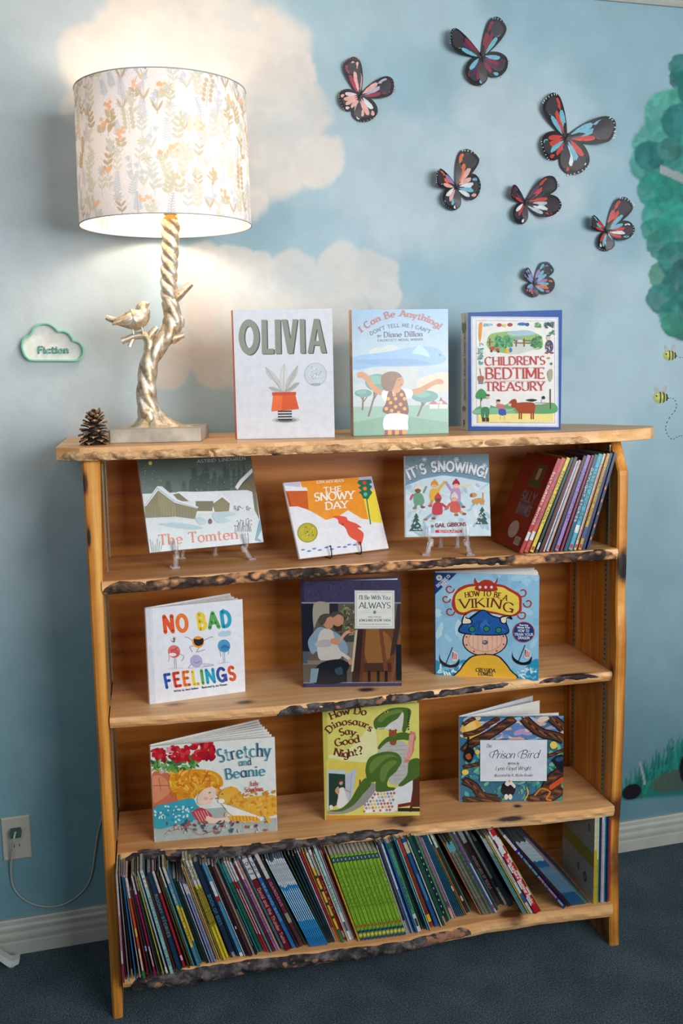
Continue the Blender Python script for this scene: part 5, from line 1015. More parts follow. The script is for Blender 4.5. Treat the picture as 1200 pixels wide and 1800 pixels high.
# --- purple book with a dim studio painting
def a_alw(A):
    A.full((60,54,84)); A.daubs([(70,64,96),(52,46,76)],60,(205,175,950,330),22,4,ry=.25); A.full((44,40,66),0,0,.03,1); A.rect((150,140,170),206,330,958,339); A.rect((150,140,170),206,938,958,944)
    A.rect((92,84,76),206,340,958,938); A.rect((22,26,40),206,340,292,700); A.blob((156,148,134),[(300,340),(420,340),(440,420),(340,440),(296,520)]); A.rect((40,36,40),414,340,480,420); A.daubs([(76,90,50),(120,124,70),(54,70,50),(150,140,100),(90,60,60)],90,(500,350,606,580),14,6,ry=.5); A.rect((60,60,62),500,580,606,640); A.rect((120,112,100),520,630,606,780)
    A.rect((106,66,34),610,532,958,938); A.blob((140,92,48),[(680,540),(800,536),(880,620),(860,760),(700,790)]); A.rect((70,44,30),670,790,880,860); A.poly((52,32,26),[(610,532),(690,532),(640,938),(580,938)]); A.poly((186,176,150),[(606,540),(626,536),(590,856),(574,856)]); A.poly((110,62,40),[(786,532),(812,532),(866,938),(834,938)]); A.poly((92,50,34),[(668,532),(690,532),(660,938),(634,938)]); A.poly((60,44,40),[(930,345),(950,345),(950,500),(905,720),(870,740)]); A.poly((124,78,50),[(940,560),(956,600),(890,938),(874,938)]); A.rect((24,28,36),915,650,958,925)
    for xx in (700,770,830,520,440): A.rect((30,24,26),xx,850,xx+22,938)
    A.blob((126,152,172),[(250,630),(290,560),(340,516),(420,540),(480,570),(540,640),(550,710),(500,740),(330,700),(280,720)]); A.blob((196,188,182),[(330,580),(370,530),(430,540),(450,590),(470,650),(500,720),(480,760),(350,770),(320,700)]); A.blob((172,166,164),[(300,640),(360,610),(430,620),(420,660),(330,668)])
    A.blob((184,132,104),[(440,480),(446,430),(490,420),(520,446),(512,500),(470,526)]); A.blob((70,64,64),[(424,420),(450,400),(500,404),(520,436),(480,420),(446,440)]); A.blob((54,40,38),[(440,500),(480,512),(510,496),(500,540),(462,546)]); A.blob((186,130,100),[(362,450),(400,430),(440,450),(440,510),(410,530),(370,504)]); A.blob((74,66,62),[(334,470),(346,430),(396,414),(440,430),(400,446),(376,490),(350,500)])
    A.blob((190,136,104),[(420,610),(460,600),(500,620),(480,650),(430,640)]); A.line((196,150,120),[(490,620),(540,560),(596,546)],22); A.circ((190,70,50),580,546,16,10); A.line((196,186,176),[(470,700),(550,750),(570,780)],26); A.circ((190,136,104),568,780,16,24)
    A.rect((128,112,108),212,768,450,800); A.blob((20,26,36),[(330,800),(480,760),(560,800),(540,860),(510,938),(280,938)]); A.blob((48,70,90),[(450,840),(500,820),(510,870),(470,880)]); A.poly((120,146,160),[(270,830),(330,830),(310,938),(260,938)]); A.rect((70,84,96),212,700,244,790)
    A.rect((190,192,190),604,240,906,530); A.rect((222,222,214),610,246,900,524); A.rect((110,120,120),618,254,892,256); A.rect((110,120,120),618,514,892,516); A.rect((110,120,120),618,254,620,516); A.rect((110,120,120),890,254,892,516)
    A.text((60,66,70),"I'll Be With You",[(638,308),(872,308)],30,4.6,gap=.05); A.text((56,62,66),'ALWAYS',[(638,374),(876,374)],44,6,gap=.04); A.circ((110,140,120),755,405,12); A.rect((190,190,184),640,404,730,406); A.rect((190,190,184),780,404,870,406); A.text((160,130,120),'WRITTEN BY',[(708,446),(806,446)],10,2,gap=.2); A.text((80,84,86),'JONI EARECKSON TADA',[(636,474),(876,474)],17,3,gap=.06); A.text((150,150,146),'ILLUSTRATED BY RONALD MAZELL',[(640,500),(874,500)],9,1.8,gap=.1)
display_book('dark purple book with a dim painting of two figures at an easel',.4785,.120,.7085,-.235,0,0,.236,.2625,.010,.16,[(529,1209),(704,1209),(702,1018),(527,1020)],N2,(60,54,84),(44,40,66),(60,54,84),a_alw,leaves=2)
# --- light blue book with a blue horned helmet
def a_vik(A):
    A.full((146,194,220)); A.daubs([(166,208,228),(132,184,214),(186,218,232)],46,(80,160,656,560),42,3,ry=.45); A.blob((40,140,180),[(76,640),(110,650),(170,690),(220,640),(270,650),(280,745),(76,722)]); A.blob((44,146,186),[(430,670),(500,710),(560,720),(600,660),(656,640),(656,758),(430,748)]); A.daubs([(214,232,238),(110,190,214)],26,(90,660,250,715),16,5,ry=.35); A.daubs([(214,232,238),(110,190,214)],30,(440,690,650,745),16,6,ry=.35)
    rd=(178,50,34); A.blob(rd,[(186,266),(230,226),(300,212),(440,216),(500,242),(556,280),(560,330),(556,372),(500,398),(400,380),(300,366),(240,388),(196,372),(172,330)],4)
    for cx,cy,r_,d in ((160,240,26,1),(140,296,24,1),(162,366,26,1),(566,262,28,-1),(596,322,26,-1),(564,388,26,-1)):
        A.line(rd,[(cx+r_*math.cos(t)*(1-.10*t)*d,cy+r_*math.sin(t)*(1-.10*t)) for t in np.linspace(0,5.6,12)],7)
    A.blob((236,208,84),[(196,272),(240,240),(300,226),(440,230),(490,254),(540,286),(546,330),(540,366),(494,388),(400,368),(300,354),(240,372),(204,360),(190,320)],4)
    A.blob(rd,[(300,246),(312,216),(340,196),(362,190),(390,196),(412,218),(424,250),(362,256)]); A.blob(rd,[(314,232),(296,206),(300,180),(314,204),(334,216)]); A.blob(rd,[(406,230),(424,206),(426,180),(412,206),(390,216)])
    for xx in (328,360,392): A.circ((206,220,226),xx,232,8)
    br=(110,40,34); A.text(br,'HOW TO BE A',[(246,290),(310,282),(370,282),(430,292),(476,308)],30,6.4); A.text(br,'VIKING',[(214,350),(290,348),(360,344),(430,352),(508,380)],52,10,gap=.06)
    # plain pale shield under a blue horned helmet
    ink=(20,26,40); A.circ(ink,356,530,126,88,n=36); A.circ((226,176,150),356,530,120,82,n=36); A.circ((206,150,122),356,530,96,64,n=30); A.circ((230,184,158),356,530,90,58,n=30); [A.line((190,140,108),[(356+dx,530-56*math.sqrt(max(.05,1-(dx/92)**2))),(356+dx,530+56*math.sqrt(max(.05,1-(dx/92)**2)))],3,False) for dx in (-66,-40,-14,14,40,66)]; A.circ((90,96,104),356,540,17,13); A.circ((150,156,162),352,537,9,6)
    for k in range(10): A.circ((120,80,66),356+108*math.cos(k*PI/5+.3),530+73*math.sin(k*PI/5+.3),5)
    A.blob(ink,[(216,486),(220,440),(258,412),(292,384),(346,356),(396,388),(450,406),(480,440),(482,494),(350,502)]); A.blob((34,90,160),[(222,480),(228,446),(264,418),(300,392),(346,362),(392,394),(446,412),(474,444),(476,488),(350,496)]); A.daubs([(52,114,184),(26,76,144)],20,(240,420,460,484),26,11,ry=.3)
    for xx,yy in ((284,466),(364,464),(432,472)): A.circ(ink,xx,yy,19,18); A.circ((40,130,100),xx,yy,15,14)
    A.blob(ink,[(226,432),(234,394),(254,376),(252,398),(278,408),(282,432),(250,440)]); A.blob((232,220,190),[(232,430),(240,396),(250,386),(248,404),(272,412),(276,430),(250,434)]); A.blob(ink,[(444,432),(438,402),(470,390),(500,392),(508,414),(478,406),(476,436)]); A.blob((232,220,190),[(450,428),(446,406),(470,398),(494,398),(476,402),(470,430)])
    A.blob(ink,[(190,745),(214,690),(250,640),(290,612),(356,604),(424,612),(464,644),(500,694),(524,748)],4); A.blob((228,176,54),[(198,748),(220,694),(256,646),(294,618),(356,610),(420,618),(458,650),(494,698),(516,750)],4)
    for bx,by in ((104,600),(508,590)):
        A.blob((24,24,34),[(bx,by),(bx+8,by+34),(bx+50,by+62),(bx+90,by+56),(bx+110,by+30),(bx+100,by+70),(bx+50,by+78),(bx+4,by+50)],4); A.line((30,30,40),[(bx+36,by+56),(bx+72,by-34)],4,False); A.blob((222,220,214),[(bx+70,by-16),(bx+100,by+4),(bx+94,by+40),(bx+66,by+36),(bx+76,by+6)])
        for k in range(3): A.line((190,50,50),[(bx+76+k*9,by-8+k*6),(bx+74+k*9,by+34)],5,False)
    A.poly((28,58,122),[(80,150),(200,152),(80,270)]); A.circ((206,206,196),102,178,17,16); A.circ((120,130,140),102,178,6); A.text((206,216,226),'EXCLUSIVE CD',[(94,232),(164,170)],15,3.2,style='round'); A.text((206,216,226),'INSIDE!',[(122,228),(158,196)],15,3.2,style='round')
    A.circ((176,50,50),572,484,61,58,n=30); A.circ((26,54,116),572,484,56,53,n=30)
    for s__,y0,x0,x1,c_ in (('Starring',448,548,596,9),('Hiccup from',461,536,606,9),('HOW TO',482,540,602,14),('TRAIN YOUR',503,520,624,14),('DRAGON',522,540,604,14)): A.text((216,222,232),s__,[(x0,y0),(x1,y0+2)],c_,2.8,style='round')
    A.text((60,54,50),'CRESSIDA',[(304,702),(412,708)],20,4.6); A.text((60,54,50),'COWELL',[(318,722),(402,728)],18,4.4)
display_book('light blue picture book with a horned helmet over a round shield',.8107,.1261,.7125,-.44,0,0,.249,.2587,.012,.34,[(766,1188),(947,1200),(949,1013),(765,1007)],N3,(146,194,220),(60,90,140),(146,194,220),a_vik,leaves=6,hard=False)
# --- orange-haired child and cat
def a_str(A):
    A.full((226,228,222)); A.poly((170,180,176),[(296,724),(600,610),(720,600),(730,690),(1020,664),(1022,746),(300,812)])
    for k in range(9): A.line((120,130,128),[(340+k*80,810-k*7),(420+k*66,700)],2,False)
    A.blob((206,110,80),[(290,400),(380,395),(420,450),(440,560),(380,600),(292,606)]); A.blob((222,140,104),[(292,420),(360,420),(396,500),(330,560),(292,560)]); A.line((170,70,56),[(292,470),(390,470)],4,False); A.line((170,60,50),[(330,424),(340,500)],3)
    A.daubs([(60,120,60),(90,150,70),(40,96,60),(120,170,90)],70,(290,300,560,385),20,3,ry=.6); A.daubs([(180,140,200),(200,170,210)],6,(340,372,376,392),12,4); A.daubs([(190,180,60),(150,160,60)],12,(290,370,470,390),10,14)
    for fx,fy_,r_ in ((330,285,40),(460,278,54),(590,262,62)):
        A.daubs([(196,30,40),(176,20,36),(216,54,56),(150,16,34)],34,(fx-r_,fy_-r_*.75,fx+r_,fy_+r_*.8),r_*.38,int(fx),ry=.7)
    A.daubs([(236,150,160),(226,120,140)],8,(380,240,410,280),12,22)
    A.blob((226,148,34),[(390,460),(400,410),(470,380),(560,372),(650,384),(700,420),(706,470),(670,480),(620,476),(560,520),(520,560),(440,560),(430,520),(400,500)],4); A.daubs([(236,170,50),(206,120,26),(244,186,80),(216,134,30)],130,(400,385,690,540),20,5,ry=.3); A.line((190,100,40),[(620,392),(600,430),(578,466)],5)
    A.blob((240,206,182),[(560,530),(600,488),(650,478),(666,500),(656,530),(640,570),(600,584),(560,576)]); A.line((70,90,80),[(622,514),(636,508)],6,False); A.line((160,90,80),[(628,552),(646,544)],3,False); A.circ((236,170,150),606,546,14,10)
    A.blob((60,160,180),[(296,602),(400,570),(520,544),(550,580),(580,620),(540,670),(440,700),(300,722)]); A.daubs([(206,226,226),(46,140,164)],60,(300,590,540,690),9,6,ry=.7)
    A.blob((190,70,80),[(520,630),(580,600),(640,650),(600,690),(560,680)])
    for k in range(5): A.line((230,200,190),[(540+k*16,622-k*2),(572+k*14,688-k*6)],3,False)
    A.blob((240,206,182),[(610,650),(660,664),(740,656),(750,670),(690,690),(610,690)])
    A.blob((232,172,60),[(700,500),(740,478),(790,484),(826,540),(900,532),(1020,534),(1020,640),(900,650),(840,620),(760,590),(720,560),(680,548)],4); A.daubs([(206,136,40),(240,190,90),(216,150,50)],70,(720,495,1015,640),15,7,ry=.45); A.poly((226,160,50),[(740,486),(758,470),(766,492)])
    A.blob((236,232,222),[(680,550),(740,590),(860,630),(940,672),(880,680),(760,646),(716,600)]); A.circ((226,176,70),716,540,36,40); A.circ((240,232,220),696,560,20,14); A.line((60,80,50),[(700,522),(706,516)],7,False); A.circ((206,110,100),670,544,6,5); A.blob((232,172,60),[(740,650),(860,650),(920,668),(900,690),(770,682)])
    for k in range(8): A.line((190,110,30),[(760+k*20,652),(766+k*20,680)],4,False)
    A.line((230,176,70),[(930,600),(980,690)],22); A.daubs([(60,90,110),(120,60,70),(170,90,80),(80,120,90),(90,70,100),(200,190,190)],60,(360,680,960,750),13,8,ry=.5); A.line((190,90,90),[(380,740),(500,720),(560,760),(640,740),(700,700)],3)
    tl=(34,116,140)
    for s__,p_,c_,t_ in (('Stretchy',[(690,332),(780,312),(880,300),(988,298)],78,9.5),('and',[(804,352),(876,346)],42,5.5),('Beanie',[(728,432),(840,418),(956,410)],62,8.5)): A.text(tl,s__,p_,c_,t_,cols=[(34,126,150),(50,146,166),(34,84,116),(34,126,150)])
    A.text((190,80,60),'Judy',[(866,472),(916,468)],28,4,style='serif'); A.text((190,80,60),'Schachner',[(838,508),(944,500)],28,4,style='serif')
display_book('wide book of a ginger-haired child nose to nose with a cat, left on lower shelf',.1125,.075,.3805,-.035,0,0,.287,.2335,.013,.42,[(269,1483),(487,1463),(484,1296),(265,1311)],N4,(226,228,222),(206,190,170),(226,228,222),a_str,leaves=7)
# --- yellow book with a green dinosaur
def a_dino(A):
    A.full((214,206,106)); A.blob((226,222,160),[(340,380),(480,330),(600,200),(640,240),(640,400),(540,420),(400,400)],4); A.full((196,186,84),0,0,.045,1); A.poly((220,196,84),[(330,410),(580,420),(640,400),(640,580),(330,590)])
    A.poly((36,62,50),[(344,488),(448,494),(450,660),(346,718)]); A.poly((196,200,206),[(336,464),(452,470),(452,496),(344,488),(344,720),(334,720)]); A.poly((186,192,204),[(448,494),(520,456),(500,600),(474,680),(452,660)]); A.line((140,150,170),[(490,480),(478,660)],3,False)
    A.blob((226,222,216),[(408,590),(440,580),(452,620),(468,690),(430,710),(396,700),(404,640)]); A.blob((196,150,120),[(384,600),(404,572),(412,600),(404,624)]); A.circ((206,150,120),422,548,12,16); A.blob((96,60,44),[(404,552),(410,532),(430,528),(440,546),(424,540)]); A.line((206,150,120),[(444,590),(486,612)],9,False); A.circ((226,226,226),360,704,12,14)
    A.rect((120,60,36),536,530,546,574); A.rect((200,140,50),330,756,912,790)
    A.poly((222,222,224),[(770,580),(870,500),(872,690),(770,700)]); A.poly((110,40,26),[(884,460),(902,456),(862,730),(846,730)]); A.poly((120,46,28),[(776,684),(860,668),(860,690),(776,704)]); A.rect((40,36,34),776,706,910,728); A.rect((90,44,30),866,500,910,700)
    q_=[(236,236,236),(206,110,60),(226,190,80),(150,120,170),(190,90,80),(120,160,190)]; r_=random.Random(4)
    A.poly((226,226,222),[(600,600),(780,580),(772,720),(740,734),(560,740)])
    for i in range(9):
        for j in range(7):
            x0=586+i*20+(j%2)*10-(j*3); y0=604+j*21-i*1.5
            if x0<770: A.poly(q_[r_.randrange(6)],[(x0,y0-10),(x0+9,y0),(x0,y0+10),(x0-9,y0)])
    gr=(74,104,40); lg=(104,130,56); gy=(150,146,140)
    A.blob(gy,[(560,540),(640,560),(636,600),(560,690),(460,740),(350,748),(340,730),(430,716),(500,660)],5); A.blob(gr,[(560,530),(590,520),(610,560),(560,620),(500,690),(420,730),(346,726),(420,712),(480,660),(520,590)],5)
    A.blob(gr,[(650,330),(700,270),(790,235),(850,245),(880,262),(872,290),(800,280),(720,290),(690,340)],4); A.blob((184,180,172),[(690,310),(730,290),(820,300),(850,420),(830,520),(780,560),(720,540),(730,440),(700,380),(650,360)],4)
    for k in range(9): A.line((140,136,130),[(700+k*6,322+k*26),(826-k*1,316+k*26)],2,False)
    A.blob(gr,[(584,520),(576,460),(600,390),(680,356),(760,360),(796,400),(780,450),(700,490),(640,540),(600,540)],5); A.blob(lg,[(600,440),(640,390),(720,370),(770,390),(740,420),(660,440),(610,490)],5); A.blob(gr,[(640,540),(660,440),(720,390),(790,400),(770,470),(720,520),(712,570),(760,580),(740,596),(650,606),(640,580)],5); A.blob(lg,[(664,520),(676,450),(730,410),(770,420),(720,470),(690,540)],5)
    A.blob(gr,[(840,420),(880,396),(908,410),(908,500),(850,540),(800,570),(780,560),(830,500)],5)
    A.blob(gr,[(630,204),(626,160),(660,124),(720,88),(800,80),(850,96),(846,150),(820,230),(800,220),(806,130),(770,150),(720,180),(690,210),(650,214)],5); A.blob(lg,[(650,150),(700,110),(780,92),(800,110),(720,130),(670,170)],5); A.blob((206,204,196),[(690,212),(720,182),(770,150),(800,110),(808,140),(796,220),(770,220),(720,218)],5); A.circ((180,150,60),702,106,14,9); A.circ((30,30,20),702,106,5,6)
    for k in range(12): A.poly((236,234,226),[(646+k*9,206+abs(4-k)*-.6),(654+k*9,206-k*1.5),(650+k*9,220-k*2)])
    for k in range(8): A.poly((40,44,26),[(836+3*math.sin(k),96+k*16),(846,104+k*16),(832,112+k*16)])
    A.blob((146,76,44),[(722,230),(760,224),(766,262),(760,310),(728,308),(722,270)]); A.circ((146,76,44),742,236,22,17); A.circ((146,76,44),726,222,8); A.circ((146,76,44),760,222,8); A.line(gr,[(706,276),(790,268),(880,252)],26)
    A.poly((206,120,110),[(850,226),(880,236),(872,350),(840,424),(812,420),(840,330)])
    for k in range(4): A.line((232,190,176),[(846+k*7,250),(822+k*9,404)],3,False)
    br=(104,36,30)
    for s__,p_,c_,t_ in (('How Do',[(360,150),(430,124),(500,116),(576,126)],46,9.5),('Dinosaurs',[(350,238),(390,200),(450,184),(520,186),(570,204),(602,230)],44,9.5),('Say',[(416,252),(464,244),(508,254)],44,9.5),('Good',[(386,318),(460,306),(540,292)],46,9.5),('Night?',[(374,372),(440,386),(500,378),(562,362)],46,9.5)): A.text(br,s__,p_,c_,t_,gap=.05)
display_book('yellow picture book with a large green dinosaur sitting on a bed',.5196,.0947,.3805,-.125,0,0,.2325,.2853,.010,.06,[(571,1443),(738,1433),(735,1236),(566,1240)],N5,(214,206,106),(190,180,84),(214,206,106),a_dino,leaves=2)
# --- book with twisting branches and a white title panel
def a_bird(A):
    A.full((60,110,140)); A.daubs([(110,150,190),(180,150,190),(214,170,150),(150,190,210),(226,200,180),(90,130,180)],90,(180,200,760,330),44,3,rot=-8,ry=.3); A.circ((236,176,70),228,268,60,66); A.circ((240,200,110),222,256,36,40)
    A.daubs([(60,140,140),(84,170,150),(50,110,130),(120,180,140),(80,140,90)],170,(180,340,760,690),24,5,ry=.5); A.daubs([(50,100,70),(140,190,120)],120,(180,340,760,690),9,15,ry=.3)
    def br_(pts,w_):
        A.line((34,24,26),pts,w_*1.15); A.line((88,52,36),pts,w_*.85)
        p=cr(pts,8,False)
        for k in range(0,len(p)-4,3): A.line((136,84,50) if k%2 else (50,32,30),[(p[k][0]-w_*.2,p[k][1]-w_*.2),(p[k+3][0]+w_*.15,p[k+3][1]+w_*.2)],w_*.22,False)
    br_([(180,300),(260,280),(340,230),(390,200)],26); br_([(180,400),(230,350),(330,300),(420,240),(480,200)],46); br_([(530,200),(580,250),(640,290),(720,310),(768,330)],50); br_([(690,200),(740,240),(768,270)],50); br_([(180,490),(230,480),(272,470)],22); br_([(180,570),(240,600),(290,660),(380,680)],44); br_([(180,680),(280,688),(400,690)],30); br_([(560,690),(640,660),(700,560),(768,510)],54); br_([(668,430),(720,410),(768,390)],18); br_([(640,690),(720,650),(768,610)],60); br_([(180,240),(215,215),(250,200)],20)
    A.circ((236,200,90),708,362,22); A.circ((230,190,90),262,400,14); A.circ((236,200,90),190,520,20,16)
    A.blob((22,20,24),[(182,420),(200,370),(236,380),(244,410),(220,460),(190,450)]); A.blob((170,84,40),[(192,420),(216,408),(226,436),(204,444)]); A.line((22,20,24),[(210,310),(206,370)],10,False); A.blob((22,26,34),[(700,450),(740,420),(768,430),(768,520),(740,510),(710,470)]); A.blob((46,70,110),[(720,440),(760,430),(764,450),(730,460)])
    A.line((206,120,40),[(600,660),(640,620),(690,640),(670,680),(700,690)],10); A.line((226,170,80),[(540,690),(560,650),(552,612)],7)
    for k in range(6): A.circ((206,84,36),700+k*11,610-k*8,14,18,30)
    A.rect((40,60,80),276,328,672,576); A.rect((220,222,228),278,330,670,574)
    A.blob((22,22,26),[(402,620),(420,586),(460,590),(486,610),(478,650),(450,664),(410,650)]); A.blob((226,220,206),[(424,590),(440,568),(462,574),(486,600),(480,616),(458,596),(440,604)]); A.circ((230,224,214),432,668,12,17); A.circ((230,224,214),456,668,12,17); A.circ((190,150,60),450,574,6)
    ink=(34,36,46)
    A.text(ink,'The',[(310,376),(344,374)],22,2.8,style='pen',slant=.3); A.text(ink,'Prison',[(346,438),(478,438)],46,4.6,style='pen',slant=.35,gap=.02); A.text(ink,'Bird',[(512,438),(620,438)],48,4.6,style='pen',slant=.35,gap=.02)
    A.line(ink,[(344,432),(332,420),(340,404),(362,396),(384,386)],2.6); A.line(ink,[(506,432),(498,416),(510,402),(530,392)],2.6); A.text(ink,'Written by',[(438,478),(506,476)],18,2.2,style='pen',slant=.3,gap=.02); A.text(ink,'Lynn Floyd Wright',[(366,509),(576,508)],24,2.8,style='pen',slant=.3,gap=.04); A.text(ink,'Illustrated by K. Blythe Brooke',[(360,547),(586,546)],16,2.0,style='pen',slant=.3,gap=.04)
display_book('book with twisting brown branches around a white title panel, right on lower shelf',.8694,.1158,.3805,-.215,0,0,.257,.2223,.010,.62,[(808,1410),(990,1409),(990,1258),(808,1259)],N6,(60,110,140),(206,208,212),(214,218,224),a_bird,leaves=2)
# ------------------------------------------------------------------ rows of books showing their spines
def spine_book(label,x,y,z,th,h,dp,lean,col,group,bands=(),pages=(214,210,200),yaw=0,cat='book',cover=None,soft=True,marks=None):
    """x = lower left corner of the spine, lean > 0 tips the top to the left"""
    o=None; mb=MB(); e=.0008 if soft else .0022; e=min(e,th*.2)
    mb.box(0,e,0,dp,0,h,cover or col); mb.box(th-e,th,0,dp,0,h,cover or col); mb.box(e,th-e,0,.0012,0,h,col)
    i_=.0005 if soft else .003
    mb.box(e,th-e,.0012,dp-i_,i_,h-i_,pages)
    def quad(a0,a1,b0,b1,c,k): mb.face([(a0*th,-.00012-k*.00004,b0*h),(a1*th,-.00012-k*.00004,b0*h),(a1*th,-.00012-k*.00004,b1*h),(a0*th,-.00012-k*.00004,b1*h)],c)
    k=0
    for b in bands:
        if b[0]=='b': quad(.09,.91,b[1],b[2],b[3],k)
        elif b[0]=='l': quad(b[4] if len(b)>4 else .1,b[5] if len(b)>5 else .9,b[1],b[2],b[3],k)
        elif b[0]=='t':                                # title running down the spine
            s_,z0,z1,c_=b[1:5]; capm=min(th*.52,(z1-z0)*h/max(1,len(s_))*1.9)
            for polys,ci,l_ in text_polys(s_,[(0,0),((z1-z0)*h,0)],capm,capm*.2,'round',gap=.14):
                mb_off=.00012+(k+1)*.00004+l_*.000006
                for pl_ in polys: mb.face([(th*.5-capm*.5-p[1],-mb_off,z1*h-p[0]) for p in pl_],c_)
        k+=1
    if marks: marks(mb,th,h,dp)
    o=mb.build('book',SPINES); o.matrix_world=Matrix.Translation(B(x,y,z))@Matrix.Rotation(TH+yaw,4,'Z')@Matrix.Rotation(-lean,4,'Y')
    return tag(o,label,cat,group)
RDN=random.Random(21)
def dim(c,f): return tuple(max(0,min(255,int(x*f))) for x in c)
# twelve leaning books at the right end of the upper shelf
GU='books leaning right on the upper shelf'
up=[(.0125,'red',(186,26,34),'bright red board book showing its dark red cover, first of the leaning row',(150,20,30),'SILLY NURSERY RHYMES'),
 (.014,'orange',(214,70,44),'orange-red spine with blue lettering, second of the leaning row',None,'TOO MANY TALES'),
 (.013,'yellow',(232,204,48),'bright yellow spine in the leaning row',None,"PERFECT DOG FAMILY"),
 (.008,'green',(26,70,62),'dark green spine right of the bright yellow one',None,''),
 (.010,'maroon',(84,30,32),'dark maroon spine in the leaning row',None,''),
 (.006,'white',(206,204,206),'thin white spine with red edge in the leaning row',None,''),
 (.010,'sky',(110,150,190),'thin blue and orange spine in the leaning row',None,''),
 (.010,'plum',(54,34,66),'dark plum spine left of the lavender one',None,''),
 (.013,'lavender',(158,124,190),'lavender spine with blue lettering in the leaning row',None,'HUMPTY DUMPTY SAT'),
 (.008,'crimson',(140,24,48),'thin crimson spine right of the lavender one',None,''),
 (.012,'teal',(20,88,120),'deep teal spine in the leaning row',None,'DAYLIGHT STORIES'),
 (.015,'cyan',(62,176,198),'bright cyan spine with white label in the leaning row',None,'LISTEN AND SEE'),
 (.009,'cream',(214,196,176),'cream and red striped spine right of the cyan one',None,''),
 (.011,'gold',(206,160,44),'golden yellow spine near the right end of the leaning row',None,'UNDER THE HILL'),
 (.011,'navy',(24,44,92),'navy spine, second from last of the leaning row',None,''),
 (.009,'blue',(18,56,96),'dark blue spine with orange flecks, last of the leaning row',None,'')]
x=.985; NUP=len(up); zt=ZS(1.1)+.0012; prev_a=None
for ui,(th,nm,c,lab,cov,ttl) in enumerate(up):
    th*=.735; LN=R_(23.4-7.2*ui/(NUP-1))
    if prev_a is not None: x+=.217*(math.tan(prev_a)-math.tan(LN))
    prev_a=LN
    h=.238 if nm!='white' and nm!='sky' else .228; dp=.165 if nm!='red' else .19
    bands=[]
    if ttl: bands.append(('t',ttl,.30,.86,(240,236,226) if nm in('red','teal','navy') else (50,90,150) if nm in('orange','lavender') else (60,50,50)))
    if nm in('red','orange','yellow','lavender','cyan','gold','cream'): bands.append(('l',.02,.06,(196,40,40),.2,.8)); 
    if nm in('red','orange'): bands.append(('l',.13,.22,(214,220,226),.1,.9))
    if nm=='cyan': bands.append(('l',.18,.26,(222,226,228),.05,.95))
    if nm=='white': bands+= [('b',0,1,(176,40,50)),('l',0,1,(220,218,220),.4,.98)]
    if nm=='sky': bands+= [('l',0,1,(222,130,60),.6,.98),('l',0,1,(226,224,220),.42,.58)]
    if nm=='cream': bands+= [('l',.1,.9,(190,60,50),.55,.8)]
    if nm=='gold': bands+= [('l',.12,.24,(50,80,150),.05,.95)]
    if nm=='green': bands+= [('l',.03,.10,(200,206,200),.1,.9)]
    if nm=='blue': bands+= [('l',.1+.13*k,.13+.13*k,(226,120,60),.2,.7) for k in range(5)]
    mk=None
    if nm=='red':
        def mk(mb,th,h,dp):
            def lq(y0,y1,z0,z1,c,k=0): mb.face([(-.0001-k*.00004,y1,z0),(-.0001-k*.00004,y0,z0),(-.0001-k*.00004,y0,z1),(-.0001-k*.00004,y1,z1)],c)
            lq(.035,.105,.155,.215,(110,96,60)); lq(.042,.098,.160,.176,(70,110,60),1); lq(.06,.08,.175,.205,(226,200,160),1); lq(.02,.055,.012,.032,(220,220,214)); 
            for k in range(8): lq(.022+k*.004,.0235+k*.004,.014,.030,(30,30,30),1)
            mb.face([(-.0001,.085+.030*math.cos(t),.045+.022*math.sin(t)) for t in np.linspace(0,2*PI,20,False)][::-1],(216,206,200))
            for s__,z_ in (('SILLY',.118),('RHYMES',.086)):
                for polys,ci,l_ in text_polys(s__,[(0,0),(.085,0)],.024,.006,'round'):
                    for pl_ in polys: mb.face([(-.00014-l_*.00001,.115-p[0],z_-p[1]) for p in pl_],(140,140,170))
    # row leans right: the left lower edge is lifted, so pivot on the lower right corner
    a=LN; x0=x; lift=th*math.sin(a)
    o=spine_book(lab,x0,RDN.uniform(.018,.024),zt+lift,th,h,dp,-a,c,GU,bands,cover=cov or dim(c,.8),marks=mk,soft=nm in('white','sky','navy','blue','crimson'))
    x+=th/math.cos(a)+.0008
# the long bottom row
GB='picture books packed on the bottom shelf'
W_=(206,206,208); 
def rowlab(lab,lst): return lst
ROW=[]
def add(name,th,c,lean,h,bands=(),lab=None,y=None,gapx=0):
    h=h+RDN.uniform(-.007,.004) if 'lime' not in name else h
    ROW.append(dict(name=name,th=th,c=c,lean=lean,h=h,bands=list(bands),lab=lab,y=y,gap=gapx))
wt=lambda z=.80,c=(208,210,210):('b',z,1,c)
T_=lambda s,z0,z1,c:('t',s,z0,z1,c)
add('white and red',.0065,(196,186,196),0.5,.262,[('l',.3,.62,(190,70,90),.3,.7),('b',0,.18,(150,30,50))],'white spine with pink-red print, first book of the bottom row')
add('crimson',.004,(140,26,48),1,.20)
add('grey',.003,(150,150,150),2,.255)
add('dark brown',.005,(64,36,34),3,.245,[('l',.0,.1,(170,150,110))])
add('blue',.004,(30,110,170),4,.245)
add('white',.0035,(204,204,200),5.5,.25)
add('orange red',.008,(206,80,40),6.5,.252,[('l',.05,.3,(216,206,190),.2,.7),('l',.42,.5,(226,200,60),.2,.8),('b',.8,1,(206,206,206)),('l',.0,.08,(40,120,70),0,1)],'orange-red spine with yellow marks in the left stretch of bottom row')
add('dark red',.005,(120,30,34),8,.22)
add('charcoal',.006,(44,46,52),8.5,.215,[('l',.3,.36,(120,170,200))])
add('magenta',.006,(160,26,74),9.5,.255,[('l',.1,.3,(206,196,200),.3,.8),('b',.82,1,(200,190,196))],'magenta spine in the left stretch of the bottom row')
